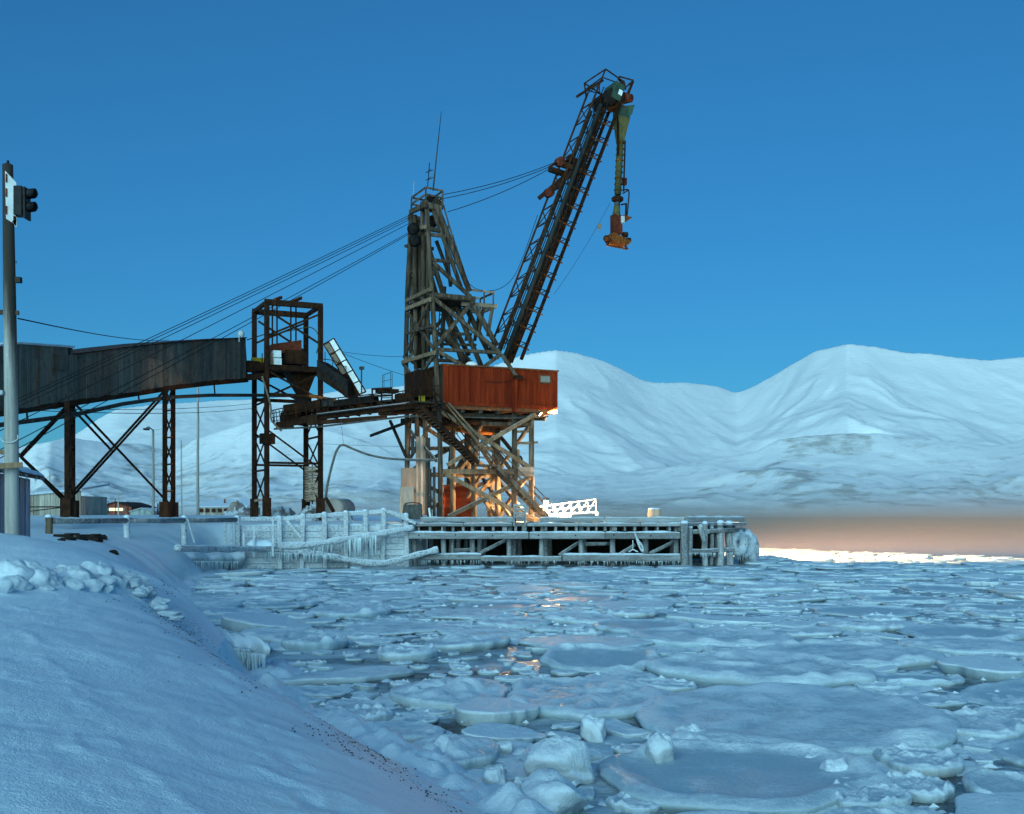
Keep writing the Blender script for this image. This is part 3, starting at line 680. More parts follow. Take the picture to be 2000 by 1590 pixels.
# plywood screens at the foot of the left side
def screen(name, poly, mat, off, thick, par=crane): 
    pts = [Fr(x, y, off) for x, y in poly]; return MB().prism(pts, VD*thick).build(name, mat, par)
screen('screen_panel', [(783, 1006), (816, 1006), (816, 913), (784, 914)], 'ply', -2.6, .08)
screen('screen_panel', [(781, 1004), (808, 1004), (808, 950), (782, 951)], 'ply', -2.3, .08)
for i in range(6):
    x0 = 813+i*4.6; screen('screen_board', [(x0, 1006), (x0+4.3, 1006), (x0+4.3, 852+abs(i-2)), (x0, 852+abs(i-2))], 'ply' if i < 4 else 'steel_grey', -2.1-.05*(i % 2), .06)
post([atz(Fr(848, 1006, .3), DECK), Fr(848, 912, .3)], .10, mat='steel_grey', name='pipe'); post([atz(Fr(841, 1006, .2), DECK), Fr(841, 916, .2)], .07, mat='steel_grey', name='pipe')
post([atz(Fr(836, 1006, .2), DECK), Fr(836, 918, .2)], .07, mat='steel_grey', name='pipe'); post([atz(Fr(856, 1006, .5), DECK), Fr(856, 990, .5)], .11, mat='steel_grey', name='pipe')
MB().box(Fr(806, 868, -1.2), .04, .25, .6, YAW).build('hanging_sheet', 'steel_grey', crane)
# raking struts at left, loose spar
beam('strut', crane, Sd(762, 822, .5), Sd(792, 890, .3), .18, .2, 'timber_dark'); beam('strut', crane, Sd(724, 851, .6), Sd(800, 823, .4), .16, .2, 'timber_dark')
# lamp under the house: the housing is seen, its light is small
lh = H(1051, 806, .3); MB().lathe(lh, [(.06, .18), (.16, .14), (.20, 0)], 14, UD*.8-ZD*.6).build('lamp_housing', 'steel_grey', crane, True)
# ------------------------------------------------------------------ boom
VB = 2.6
BPn = Plane(O+VD*VB, -VD)
def Bo(px, py, dv=0.0): return BPn(px, py)+VD*dv
boom = thing('conveyor_boom', 'long dark lattice boom raised steeply from the crane tower over the fjord', 'crane boom', Bo(1000, 712))
BW = 1.7
nt0, nt1 = Bo(974, 680), Bo(1170, 166); nb0, nb1 = Bo(1018, 702), Bo(1211, 205)
ax = (nt1-nt0).normalized()
for a, b, w_ in ((nt0, nt1, .13), (nb0, nb1, .22)):
    for dv in (0, BW): beam('chord', boom, a+VD*dv, b+VD*dv, w_, w_, 'boom')
N = 15
for i in range(N):
    f0, f1 = i/N, (i+1)/N
    a0, a1, b0, b1 = nt0.lerp(nt1, f0), nt0.lerp(nt1, f1), nb0.lerp(nb1, f0), nb0.lerp(nb1, f1)
    W = VD*BW
    mids = [(a0, (a0+b0)/2+(b0-a0)*-.05), (a0+W, (a0+b0)/2+W)]
    mid0 = a0.lerp(b0, .42); mid1 = a1.lerp(b1, .42)
    beam('lattice_brace', boom, a0, mid1, .07, .07, 'boom'); beam('lattice_brace', boom, mid0, a1, .07, .07, 'boom')
    beam('lattice_brace', boom, a0+W, mid1+W, .07, .07, 'boom')
    beam('lattice_brace', boom, a0, a1+W if i % 2 else a0+W, .07, .07, 'boom'); beam('lattice_brace', boom, a0+W if i % 2 else a1+W, a1, .06, .06, 'boom')
    beam('lattice_brace', boom, mid0+W*.5, b1+W, .08, .08, 'boom'); beam('lattice_brace', boom, mid0, b1, .07, .07, 'boom')
    if i < N-1:
        r0 = nb0.lerp(nb1, f0+.04); pd = (nb0-nt0).normalized()
        beam('walk_bracket', boom, r0+pd*.25-VD*.1, r0-pd*1.6+VD*.1, .07, .10, 'steel_warm'); beam('walk_bracket', boom, r0+pd*.2+ax*.45, r0-pd*.9+ax*.25, .06, .06, 'steel')
# conveyor trough and tubes inside
c0 = nt0.lerp(nb0, .70)+VD*.85; c1 = nt1.lerp(nb1, .62)+VD*.85
pn = (nb0-nt0).normalized()
MB().beam(c0-ax*.5, c1, .46, .26, VD).build('conveyor_trough', 'boom', boom)
for i in range(26):
    c = c0.lerp(c1, (i+.5)/26)+pn*random.uniform(-.1, .1); MB().tube([c-VD*.6, c+VD*.6], .07, 8).build('idler_roller', 'steel', boom)
t0 = nt0.lerp(nb0, .34)-VD*.1; t1 = nt1.lerp(nb1, .30)-VD*.1
MB().tube([t0-ax*.3, t1-ax*1.2], .17, 14).build('tube_girder', 'tube', boom, True)
MB().tube([t0+VD*1.5-ax*.3, t1+VD*1.5-ax*1.2], .15, 12).build('tube_girder', 'tube', boom, True)
for k, (of, rr_) in enumerate(((.5, .05), (.9, .04), (.15, .04))): wire('boom_cable', boom, [nt0.lerp(nb0, of)-VD*.25, nt1.lerp(nb1, of)-VD*.25], rr_)
# stay bracket and head
for dv in (.1, BW-.1):
    beam('stay_arm', boom, Bo(1092, 318, dv), Bo(1146, 336, dv), .34, .40, 'boom'); beam('stay_arm', boom, Bo(1072, 376, dv), Bo(1120, 335, dv), .26, .30, 'boom')
beam('stay_arm', boom, Bo(1112, 306, .3), Bo(1146, 326, .3), .5, .5, 'boom')
for q in ((1094, 316), (1073, 376)): MB().lathe(Bo(*q)-VD*.2, [(.1, 0), (.34, 0), (.34, .5), (.1, .5)], 14, VD).build('pulley', 'redrust', boom, True)
hd = [Bo(1163, 147), Bo(1182, 135), Bo(1214, 158), Bo(1200, 172)]
fr = MB()
top = [Bo(1163, 147, BW), Bo(1183, 135, 0), Bo(1219, 160, 0), Bo(1199, 170, BW)]
low = [nt1+VD*BW-ax*.4, nt1-ax*.2, nb1+ax*1.3, nb1+ax*1.3+VD*BW]
for i in range(4):
    beam('head_rail', boom, top[i], top[(i+1) % 4], .09, .09, 'boom'); beam('head_rail', boom, top[i], low[i], .10, .10, 'boom')
    beam('head_rail', boom, low[i].lerp(top[i], .55), low[(i+1) % 4].lerp(top[(i+1) % 4], .55), .07, .07, 'boom')
jt = [Bo(1207, 154), Bo(1217, 145), Bo(1237, 157), Bo(1229, 166)]; jl = [Bo(1204, 175), Bo(1212, 172), Bo(1222, 202), Bo(1218, 205)]
for i in range(4): beam('jib_rail', boom, jt[i]+VD*(.5*(i % 2)), jt[(i+1) % 4]+VD*(.5*((i+1) % 2)), .10, .10, 'boom')
beam('jib_rail', boom, Bo(1218, 160), Bo(1214, 205), .18, .18, 'boom'); beam('jib_rail', boom, Bo(1236, 159), Bo(1220, 200), .18, .18, 'boom'); beam('jib_rail', boom, Bo(1180, 180), Bo(1219, 158), .09, .09, 'boom')
hdx = (ax, VD, ax.cross(VD))
MB().box(Bo(1203, 181, .5), .65, .85, .42, 0, hdx).build('drive_housing', 'green', boom)
MB().box(Bo(1207, 184, -.36), .20, .03, .16, 0, hdx).build('plate', 'white', boom)
MB().tube([Bo(1192, 190, -.3), Bo(1192, 190, 1.9)], .55, 18).build('head_drum', 'belt', boom, True)
MB().tube([Bo(1222, 190, .2), Bo(1236, 190, .2)], [.42, .30], 14).build('motor', 'redrust', boom, True)
beam('head_spar', boom, Bo(1143, 177, 1.4), Bo(1181, 154, .2), .12, .18, 'steel')
MB().box(Bo(1208, 200, .6), .35, .6, .2, 0, hdx).build('head_sill', 'steel_warm', boom)
# ------------------------------------------------------------------ telescopic loading chute
C0 = Bo(1221, 205, .6)
chute = thing('loading_chute', 'rusty green telescopic loading chute hanging from the boom tip', 'chute', Bo(1213, 484, .6))
def Cc(px, py, dv=0.0): return Bo(px, py, .6+dv)
def cone(px, py0, w0, py1, w1, px1, mat, name, d0=.8):
    a = Cc(px, py0); b = Cc(px1, py1); s0 = w0/2*75/2200; s1_ = w1/2*75/2200
    pr = lambda s: [(s, s*d0), (-s, s*d0), (-s, -s*d0), (s, -s*d0)]
    m = MB(); m.loft([a, b], [pr(s0), pr(s1_)], UD, VD); return m.build(name, mat, chute)
cone(1222, 204, 30, 226, 30, 1222, 'green', 'hopper_collar'); cone(1222, 226, 30, 273, 14, 1219, 'olive', 'hopper')
MB().prism([Cc(1228, 205, -.5), Cc(1241, 204, -.5), Cc(1236, 222, -.5), Cc(1228, 226, -.5)], VD*.9).build('lip', 'green', chute)
MB().tube([Cc(1219.5, 270), Cc(1217, 320), Cc(1214.5, 376)], [.26, .25, .25], 14).build('upper_tube', 'olive', chute, True)
beam('guide_rail', chute, Cc(1211, 206, -.3), Cc(1211, 300, -.3), .12, .14, 'steel'); beam('guide_rail', chute, Cc(1225, 272, -.3), Cc(1222, 372, -.3), .10, .10, 'steel')
for i in range(9): MB().lathe(Cc(1219.5-.55*i, 275+i*11.5)-ZD*.04, [(.27, 0), (.31, 0), (.31, .08), (.27, .08)], 14).build('flange', 'steel_warm' if i % 3 == 0 else 'olive', chute, True)
MB().box(Cc(1225, 352, -.2), .14, .14, .26, YAW).build('junction_box', 'redrust', chute)
MB().lathe(Cc(1214, 384)-ZD*.15, [(.28, -.1), (.44, 0), (.46, .2), (.3, .32)], 14).build('swivel', 'steel', chute, True)
MB().tube([Cc(1214, 388), Cc(1213, 401)], .22, 14).build('sleeve', 'steel_grey', chute, True)
MB().tube([Cc(1213, 399), Cc(1211.5, 418)], [.24, .30], 14).build('lower_tube', 'olive', chute, True)
cone(1211, 417, 20, 455, 18, 1210, 'redrust', 'lower_housing')
MB().tube(spline([Cc(1224, 368), Cc(1236, 368), Cc(1235, 395), Cc(1232, 425)], 4), .05, 6).build('arm_frame', 'steel', chute)
MB().tube([Cc(1224, 374), Cc(1236, 367)], .05, 6).tube([Cc(1221, 396), Cc(1232, 394)], .06, 6).tube([Cc(1231, 394), Cc(1230, 428)], .07, 6).build('arm_frame', 'steel', chute)
MB().prism([Cc(1224, 417, -.2), Cc(1241, 422, -.2), Cc(1229, 430, -.2), Cc(1222, 426, -.2)], VD*.5).build('side_fin', 'steel_warm', chute)
MB().box(Cc(1219.5, 427, -.36), .13, .05, .24, YAW).build('notice_plate', 'white', chute)
MB().box(Cc(1216, 446, -.3), .12, .1, .36, YAW).build('ladder_plate', 'redrust', chute); MB().tube([Cc(1222, 456, -.2), Cc(1230, 456, -.2)], .2, 12).build('motor', 'steel', chute, True)
MB().tube([Cc(1229, 466, -.2), Cc(1236, 467, -.2)], .18, 12).build('motor', 'steel', chute, True)
MB().prism([Cc(1192, 461, -.5), Cc(1200, 453, -.5), Cc(1236, 470, -.5), Cc(1228, 478, -.5), Cc(1200, 472, -.5)], VD*1.0).build('discharge_pan', 'steel_warm', chute)
MB().torus(Cc(1192, 463), .22, .05, VD, 14, 6).build('hoop', 'steel', chute)
bf = [Cc(1186, 478, -.6), Cc(1226, 486, -.6), Cc(1240, 480, .6), Cc(1200, 472, .6)]
for i in range(4): beam('base_frame', chute, bf[i], bf[(i+1) % 4], .09, .09, 'steel_warm')
for i in range(4): beam('base_strut', chute, bf[i], bf[i]+ZD*.35+(Cc(1213, 470)-bf[i])*.35, .06, .06, 'steel')
# ------------------------------------------------------------------ stay cables
G_ST = 'stay cables running from the tower head down over the gallery'
for k, (a, s_, e_) in enumerate((((803, 419), .464, -475), ((803, 423), .467, -458), ((798, 430), .473, -432), ((798, 437), .503, -342), ((803, 452), .528, -258), ((803, 455), .545, -219))):
    p0 = Sd(a[0], a[1]); p1 = P(e_, a[1]+s_*(a[0]-e_), 41); lab = ('topmost', 'second from top', 'third from top', 'lone middle', 'upper of the lowest pair', 'lowest')[k]+' of the six stay cables slanting from tower to gallery'
    c = wire('stay_cable', None, sag(p0, p1, .12), .021); tag(c, lab, 'cable', G_ST)
for k, (a, b) in enumerate((((866, 380), (1092, 314)), ((866, 388), (1092, 318)), ((874, 414), (1078, 327)))):
    c = wire('boom_stay', None, sag(Fr(*a), Bo(*b), .25), .026); tag(c, ('upper', 'middle', 'lower')[k]+' of three thin stay cables between tower head and raised boom', 'cable', 'stays from tower head to boom')
wire('turnbuckle', boom, [Bo(1073, 326), Bo(1088, 318)], .09, 'steel', 6)
c = wire('slack_cable', None, spline([Fr(915, 553), Fr(935, 566), Bo(970, 566), Bo(1000, 545), Bo(1022, 500), Bo(1050, 420)], 5), .022); tag(c, 'slack black cable looping from platform rail up to the boom', 'cable')
c = wire('tag_line', None, sag(Cc(1200, 392), Bo(1082, 575), .25), .012); tag(c, 'very thin cord slanting from the chute towards the boom foot', 'cord')
rg = MB().prism([Bo(1169, 438), Bo(1176, 436), Bo(1174, 446), Bo(1168, 450)], VD*.05).build('rag', 'tan_panel', None); tag(rg, 'small frayed rag tied on the thin cord below the chute', 'rag')
# ------------------------------------------------------------------ pier
def zpx(py, Y): return CAMZ-(py-HY)/FPX*Y
PY = 72.0
c0 = P(803, 1010, PY); c1 = P(1338, 1010, PY); c2 = P(1452, 1010, 76.5)
def on(z): return lambda p: Vector((p.x, p.y, z))
pier = thing('timber_pier', 'rime covered timber pier on piles carrying the crane above the ice', 'pier', (c0.x, c0.y, 0))
deckpoly = [(c0.x-.3, c0.y+.25), (c1.x, c1.y+.25), (c2.x, c2.y), (c2.x, 86.5), (c0.x-.3, 86.5)]
MB().prism([Vector((x, y, 2.55)) for x, y in deckpoly], (0, 0, .2)).build('deck', 'pier_timber', pier)
# snow lying on the deck
nx, ny = 150, 70; xs = np.linspace(c0.x, c2.x-.1, nx); ysn = np.linspace(72.9, 86.3, ny)
DX, DY = np.meshgrid(xs, ysn, indexing='ij'); DZ = 2.76+.07*np.clip(fbm(DX*.8, DY*.8, 4, 401)+.45, 0, 1.2)
DZ = np.where(DY < np.interp(DX, [c1.x, c2.x], [72.8, 77.0]), 2.6, DZ)
sn = grid_obj('deck_snow', np.stack([DX-c0.x, DY-c0.y, DZ], -1).reshape(-1, 3), nx, ny, 'snowcap'); sn.parent = pier; sn['kind'] = 'stuff'
def snow_cap(par, a, b, w_, hmax, seed, name='snow_cap'):
    """lumpy strip of snow lying along a beam from a to b"""
    a = Vector(a); b = Vector(b); L = (b-a).length; n_ = max(6, int(L/.16)); ax_, sd, _ = frame_of(b-a)
    t = np.linspace(0, 1, n_); h = hmax*np.clip(.55+.9*fbm(t*L*1.1+seed, t*0+seed*.7, 4, 500+seed), .06, 1.5)
    wv_ = w_*(.85+.3*fbm(t*L*1.7, t*0+seed, 3, 600+seed))
    m = MB(); k = 0
    for i in range(n_):
        p = a.lerp(b, t[i]); e = min(1, i/1.5, (n_-1-i)/1.5)
        for f, g_ in ((-1, -.15), (-.9, .5), (-.45, 1), (.2, 1.02), (.8, .55), (1, -.15)):
            m.v.append(p+sd*(f*wv_[i]/2)+ZD*(g_*h[i]*(.3+.7*e)))
    for i in range(n_-1):
        for j in range(5): m.f.append((i*6+j, i*6+j+1, (i+1)*6+j+1, (i+1)*6+j))
    m.f.append(tuple(range(6))); m.f.append(tuple((n_-1)*6+j for j in reversed(range(6))))
    return m.build(name, 'snowcap', par, True)
seedk = [0]
def wale(par, px0, px1, py0, py1, Y0, Y1, thick, mat='pier_timber', snow=.06, name='beam', snowname='snow_cap', yoff=0.0):
    z0a, z1a = zpx(py0, Y0), zpx(py1, Y0); a = P(px0, (py0+py1)/2, Y0); b = P(px1, (py0+py1)/2, Y1)
    a.z = b.z = (z0a+z1a)/2; a.y += yoff; b.y += yoff
    o = beam(name, par, a, b, thick, abs(z0a-z1a), mat)
    if snow: seedk[0] += 1; snow_cap(o, a+ZD*(abs(z0a-z1a)/2-.01), b+ZD*(abs(z0a-z1a)/2-.01), thick*1.05, snow, seedk[0])
    return o
# kerb beams on top, in lengths
for x0, x1 in ((822, 1002), (1054, 1180), (1182, 1336)): wale(pier, x0, x1, 1010, 1019.5, PY, PY, .34, name='kerb_beam', snow=.05)
a = Vector((c1.x, c1.y, 2.98)); b = Vector((c2.x, c2.y, 2.98)); o = beam('kerb_beam', pier, a, b, .34, .36, 'pier_timber'); snow_cap(o, a+ZD*.17, b+ZD*.17, .36, .12, 71)
# deck edge
for x0, x1 in ((812, 905), (906, 1000), (1030, 1130), (1131, 1250), (1251, 1336)): wale(pier, x0, x1, 1021.5, 1028, PY, PY, .5, snow=.07, name='edge_beam')
beam('edge_beam', pier, Vector((c1.x, c1.y, 2.66)), Vector((c2.x, c2.y, 2.66)), .5, .22, 'pier_timber')
# joist ends
x = 818
while x < 1332:
    p = P(x, 1032, PY+.05); p.z = 2.40; wdt = random.choice([.12, .16, .16, .3])
    MB().box(p+Vector((0, .6, 0)), wdt/2, .62, .145).build('joist', 'pier_timber', pier); x += random.uniform(15, 24)
# wales
for x0, x1 in ((800, 1032), (1034, 1180), (1181, 1326)): 
    o = wale(pier, x0, x1, 1039, 1052.5, PY, PY, .36, snow=.09, name='wale', yoff=-.25)
    for i in range(int((x1-x0)/70)+1):
        q = P(x0+18+i*72, 1045.5+random.uniform(-1, 1), PY-.46)
        if q.x < P(x1-8, 1000, PY).x: MB().tube([q, q+Vector((0, .06, 0))], .05, 8).build('bolt', 'black', o)
for x0, x1, y0, y1 in ((815, 940, 1081, 1093), (940, 1096, 1086, 1096), (1098, 1330, 1082, 1096)): wale(pier, x0, x1, y0, y1, PY, PY, .42, snow=.10, name='lower_wale', yoff=-.3)
# piles behind the wales and deeper rows
for row, yo in ((0, .25), (1, 3.2), (2, 6.4)):
    for px_ in (809, 866, 884, 924, 996, 1060, 1136, 1196, 1262, 1322):
        if row == 0 and px_ == 884: r_ = .11
        else: r_ = .19
        q = P(px_+row*9, 1050, PY+.35); q.y += yo; pole('pile', pier, Vector((q.x+random.uniform(-.15, .15), q.y, -.8)), Vector((q.x, q.y, 2.5)), r_, r_*.85, 'pile')
for a, b in (((934, 1082), (990, 1054)), ((1092, 1085), (1130, 1060)), ((1140, 1063), (1190, 1062)), ((1262, 1085), (1316, 1058)), ((880, 1076), (930, 1073)), ((1200, 1090), (1240, 1064))):
    q0 = P(*a, PY+1.1); q1 = P(*b, PY+1.6); pole('raking_brace', pier, q0, q1, .13, .12, 'pile', 8)
for v_ in (.8, 4.2, 8.0, 12): beam('cap_beam', pier, Vector((c0.x, PY+v_, 2.36)), Vector((c2.x-.5, max(PY+v_, 77), 2.36)), .34, .34, 'timber_dark')
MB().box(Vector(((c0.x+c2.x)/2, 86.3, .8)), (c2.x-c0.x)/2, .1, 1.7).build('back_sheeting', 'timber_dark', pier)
# right-hand dolphin piles
for px_, py0, py1, r_, dy in ((1337, 1021, 1106, .26, -.5), (1348, 1030, 1104, .16, .2), (1377, 1022, 1104, .2, .9), (1390, 1030, 1103, .14, 1.5), (1407, 1020, 1102, .24, 1.6), (1424, 1021, 1101, .26, 2.6), (1400, 1030, 1102, .14, 2.4)):
    Yq = PY+dy; q = P(px_, py0, Yq); p_ = pole('fender_pile', pier, Vector((q.x, q.y, -.8)), q, r_, r_*.95, 'pile', 12)
    MB().lathe(q-ZD*.02, [(r_*1.0, -.02), (r_*1.05, .05), (r_*.7, .14), (.05, .17)], 12).build('snow_cap', 'snowcap', p_, True)
MB().tube([P(1366, 1025, PY+.4), P(1376, 1058, PY+.3)], .17, 10).build('fender_log', 'pile', pier, True)
for px0, px1, py0, py1, Y0, Y1 in ((1342, 1384, 1035, 1043, PY+.3, PY+1.0), (1384, 1410, 1033, 1041, PY+1, PY+1.6), (1410, 1432, 1032, 1040, PY+1.5, PY+2.6), (1432, 1452, 1031, 1039, PY+2.6, PY+4), (1343, 1388, 1073, 1081, PY+.2, PY+1), (1388, 1432, 1071, 1079, PY+1, PY+2.6)):
    wale(pier, px0, px1, py0, py1, Y0, Y1, .3, snow=.06, name='cross_beam')
# icicles under the lower wales
def icicles(par, a, b, n_, lmax, name='icicles', base=.03):
    m = MB(); a = Vector(a); b = Vector(b)
    for i in range(n_):
        p = a.lerp(b, random.random())+Vector((random.uniform(-.05, .05), random.uniform(-.06, .06), .04)); L = lmax*random.random()**1.6+.06; r_ = base*random.uniform(.6, 1.4)*(.6+L)
        m.lathe(p, [(r_, 0), (r_*.7, -L*.4), (r_*.3, -L*.8), (.002, -L)], 5)
    o = m.build(name, 'icicle', par, True); o['kind'] = 'stuff'; return o
def ice_mat(name, snowy, c_ice=(.42, .55, .60), pool=False):
    m, n, l, b = _new(name); v = _map(n, l); g_ = n.new('ShaderNodeNewGeometry'); sx = n.new('ShaderNodeSeparateXYZ'); l.new(g_.outputs['Normal'], sx.inputs[0])
    gm2 = n.new('ShaderNodeMapping'); l.new(g_.outputs['Position'], gm2.inputs['Vector']); wv_ = gm2.outputs[0]        # world metres: crumbs keep their size on every floe
    f = _noise(n, l, wv_, 1.6, 8, .66); f2 = _noise(n, l, wv_, 11, 6, .72); f3 = _noise(n, l, wv_, 38, 4, .7)
    fac = _ramp(n, l, _math(n, l, 'ADD', sx.outputs[2], _math(n, l, 'MULTIPLY', f, .9)), .75-snowy*.5, 1.30-snowy*.45)
    oi = n.new('ShaderNodeObjectInfo'); cv = _mix(n, l, oi.outputs['Random'], c_ice, (.50, .58, .60))
    col = _mix(n, l, fac, cv, (.80, .91, .98))
    if pool:                                              # wet grey tops, white where crumbs stand proud or snow was blown together
        sz = n.new('ShaderNodeSeparateXYZ'); l.new(v, sz.inputs[0])
        wet = _ramp(n, l, _math(n, l, 'ADD', _math(n, l, 'ADD', _math(n, l, 'MULTIPLY', sz.outputs[2], 3.2), _math(n, l, 'MULTIPLY', f, 1.1)), _math(n, l, 'MULTIPLY', f2, .55)), 1.02, 1.42, 1, 0)
        wet = _math(n, l, 'MULTIPLY', wet, fac); col = _mix(n, l, _math(n, l, 'MULTIPLY', wet, .78), col, (.37, .50, .59))
        l.new(_ramp(n, l, wet, 0, 1, .6, .45), b.inputs['Roughness'])
    else: l.new(_ramp(n, l, fac, 0, 1, .22, .6), b.inputs['Roughness'])
    l.new(col, b.inputs['Base Color'])
    _bump(n, l, b, _math(n, l, 'ADD', _math(n, l, 'MULTIPLY', f, .5), _math(n, l, 'ADD', _math(n, l, 'MULTIPLY', f2, .55), _math(n, l, 'MULTIPLY', f3, .16))), .75, .09)
    return m
M['icicle'] = ice_mat('clear_icicle', .2, (.55, .64, .68)); M['floe'] = ice_mat('snowy_sea_ice', .62, (.42, .55, .60), True); M['floe_grey'] = ice_mat('grey_sea_ice', .15, (.30, .39, .43)); M['chunk'] = ice_mat('white_ice_lump', .9, (.6, .66, .69))
for x0, x1, py_ in ((820, 1090, 1096), (1100, 1325, 1097), (1345, 1430, 1081)): icicles(pier, P(x0, py_, PY-.45), P(x1, py_, PY-.45 if x0 < 1300 else PY+2), 90, .3)
# ------------------------------------------------------------------ tyres, rope, bollard and gear on the pier
tg = 'tyre fenders hung round the pier end'
for px_, py_, dy, lab in ((1441, 1062, 3.3, 'rime crusted tyre fender beside the corner fender piles'), (1456, 1064, 4.2, 'rime crusted tyre fender between two others on the pier end'), (1470, 1072, 5.0, 'rime crusted tyre fender hanging lowest at the outer pier end')):
    q = P(px_, py_, PY+dy); axd = Vector((.55, -.8, .05)) if px_ < 1465 else Vector((.9, -.4, .05))
    t = thing('tyre_fender', lab, 'tyre', q, tg)
    MB().torus(q, .55, .34, axd, 26, 10, .10).build('tyre', 'tyre', t, True); MB().tube([q+ZD*.5, q+ZD*1.35+Vector((-.2, .5, 0))], .03, 6).build('chain', 'rope', t)
    m = MB().torus(q+ZD*.12, .56, .30, axd, 18, 8, .28); m.f = [f for i, f in enumerate(m.f) if m.v[f[0]].z > q.z+.25]; m.build('rime_crust', 'snowcap', t, True)['kind'] = 'stuff'
b0 = Vector((c2.x-.3, c2.y, 0)); 
MB().tube([b0+Vector((.6, .5, -.8)), b0+Vector((.3, .4, 2.3))], .42, 14).build('end_pile', 'pile', pier, True); MB().tube([b0+Vector((1.4, 1.6, -.8)), b0+Vector((.6, 1.2, 2.2))], .4, 14).build('end_pile', 'pile', pier, True)
icicles(pier, P(1440, 1085, PY+3.2), P(1478, 1085, PY+5), 40, .5)
rp_ = MB().tube(spline([P(1240, 1042, PY-.5), P(1246, 1055, PY-.55), P(1254, 1066, PY-.55), P(1256, 1077, PY-.5), P(1250, 1070, PY-.55), P(1243, 1050, PY-.52)], 6), .07, 7).build('frozen_rope', 'rope', None, True); tag(rp_, 'frozen coil of rope hanging over the pier wale', 'rope')
rp_ = MB().tube([P(1236, 1055, PY-.5), P(1236, 1073, PY-.5)], .03, 5).tube([P(1236, 1073, PY-.5), P(1228, 1078, PY-.5)], .04, 5).tube([P(1236, 1073, PY-.5), P(1246, 1078, PY-.5)], .04, 5).build('rope_bridle', 'rope', None); tag(rp_, 'frosted rope bridle shaped like an inverted fork below the wale', 'rope')
bl = P(1278, 1010, 76.5); bl.z = 2.8
bo = thing('bollard', 'pale round mooring bollard standing on the pier behind the kerb', 'bollard', bl)
MB().lathe(bl, [(.47, -.05), (.46, .05), (.46, .78), (.44, .86), (.3, .88)], 22).build('drum', 'ply', bo, True); MB().lathe(bl, [(.44, .86), (.40, .93), (.2, .96)], 18).build('snow_cap', 'snowcap', bo, True)
# white gate ladder at the kerb gap
gl = P(1016, 1014, PY-.05); gl.z = 2.8; gt = thing('gate_ladder', 'white painted ladder gate in the gap of the pier kerb', 'ladder', gl)
for px_, w_ in ((1004, .10), (1026, .22)): beam('stile', gt, atz(P(px_, 1013, PY-.1), 2.55), P(px_, 985, PY-.1), w_, .08, 'pier_timber')
for py_ in (987, 995, 1003, 1011): beam('rung', gt, P(1004, py_, PY-.13), P(1026, py_, PY-.13), .07, .16, 'pier_timber')
# gangway with truss rails
gw = thing('gangway', 'white aluminium gangway with truss rails lying on the lit pier deck', 'gangway', P(1056, 1008, 80))
def Gw(px_, py_, s): 
    Yg = 79.5+(px_-1050)*.012+s*1.3; return P(px_, py_, Yg)
for s in (0, 1):
    for (xa, ya), (xb, yb_), r_ in (((1052, 990), (1164, 975), .05), ((1052, 1007), (1167, 1000), .07), ((1052, 999), (1165, 987), .035)):
        MB().tube([Gw(xa, ya, s), Gw(xb, yb_, s)], r_, 8).build('rail', 'white_rail', gw)
    for i in range(8):
        f = i/7; xa = 1052+112*f; t_ = Gw(xa, 990-15*f, s); b_ = Gw(xa, 1007-7*f, s); MB().tube([t_, b_], .035, 6).build('upright', 'white_rail', gw)
        if i < 7: f2 = (i+1)/7; MB().tube([b_, Gw(1052+112*f2, 990-15*f2, s)], .03, 6).build('diagonal', 'white_rail', gw)
MB().prism([Gw(1052, 1007, 0), Gw(1167, 1000, 0), Gw(1167, 1000, 1), Gw(1052, 1007, 1)], (0, 0, -.08)).build('walkway', 'white_rail', gw)
MB().tube([Gw(1166, 1003, 0), Gw(1166, 1003, 1)], .16, 12).build('roller', 'white_rail', gw, True); MB().box(P(1085, 1009, 80.3), 1.1, .6, .12).build('trolley', 'white_rail', gw)
# second low rail seen between the tower posts
rl = thing('deck_railing', 'low slatted railing lying on the deck behind the tower posts', 'railing', P(955, 1008, 84))
for py_ in (987, 994): beam('rail', rl, P(950, py_, 84), P(985, py_-1, 84), .06, .08, 'plank_tan')
for i in range(10): beam('slat', rl, P(951+i*3.6, 987, 84), P(949+i*3.6, 997, 84), .05, .04, 'plank_tan')
for i in (0, 1): beam('post', rl, P(953+i*28, 986, 84), atz(P(953+i*28, 1000, 84), 2.8), .08, .08, 'plank_tan')
# red shed under the tower
rs = P(868, 1008, 79.5); sh = thing('deck_shed', 'dark red boarded shed with curved roof under the crane tower', 'shed', atz(rs, DECK))
sw = P(920, 1008, 79.5).x-rs.x; shh = zpx(948, 79.5)-DECK
MB().box(Vector((rs.x+sw/2, 80.6, DECK+shh/2)), sw/2-.03, 1.05, shh/2-.02).build('wall', 'redshed', sh)
nb_ = 12
for i in range(nb_): MB().box(Vector((rs.x+sw/2, 79.53, DECK+shh*(i+.5)/nb_)), sw/2-.05, .03, shh/nb_/2-.008).build('board', 'redshed', sh)
for s in (0, sw): beam('corner_board', sh, Vector((rs.x+s, 79.48, DECK)), Vector((rs.x+s, 79.48, DECK+shh)), .12, .08, 'redshed')
pr_ = [Vector((rs.x-.1+(sw+.2)*i/8, 79.4, DECK+shh+.16*math.sin(math.pi*i/8))) for i in range(9)]+[Vector((rs.x+sw+.1, 79.4, DECK+shh-.06)), Vector((rs.x-.1, 79.4, DECK+shh-.06))]
MB().prism(pr_, (0, 2.4, 0)).build('roof', 'brown', sh)
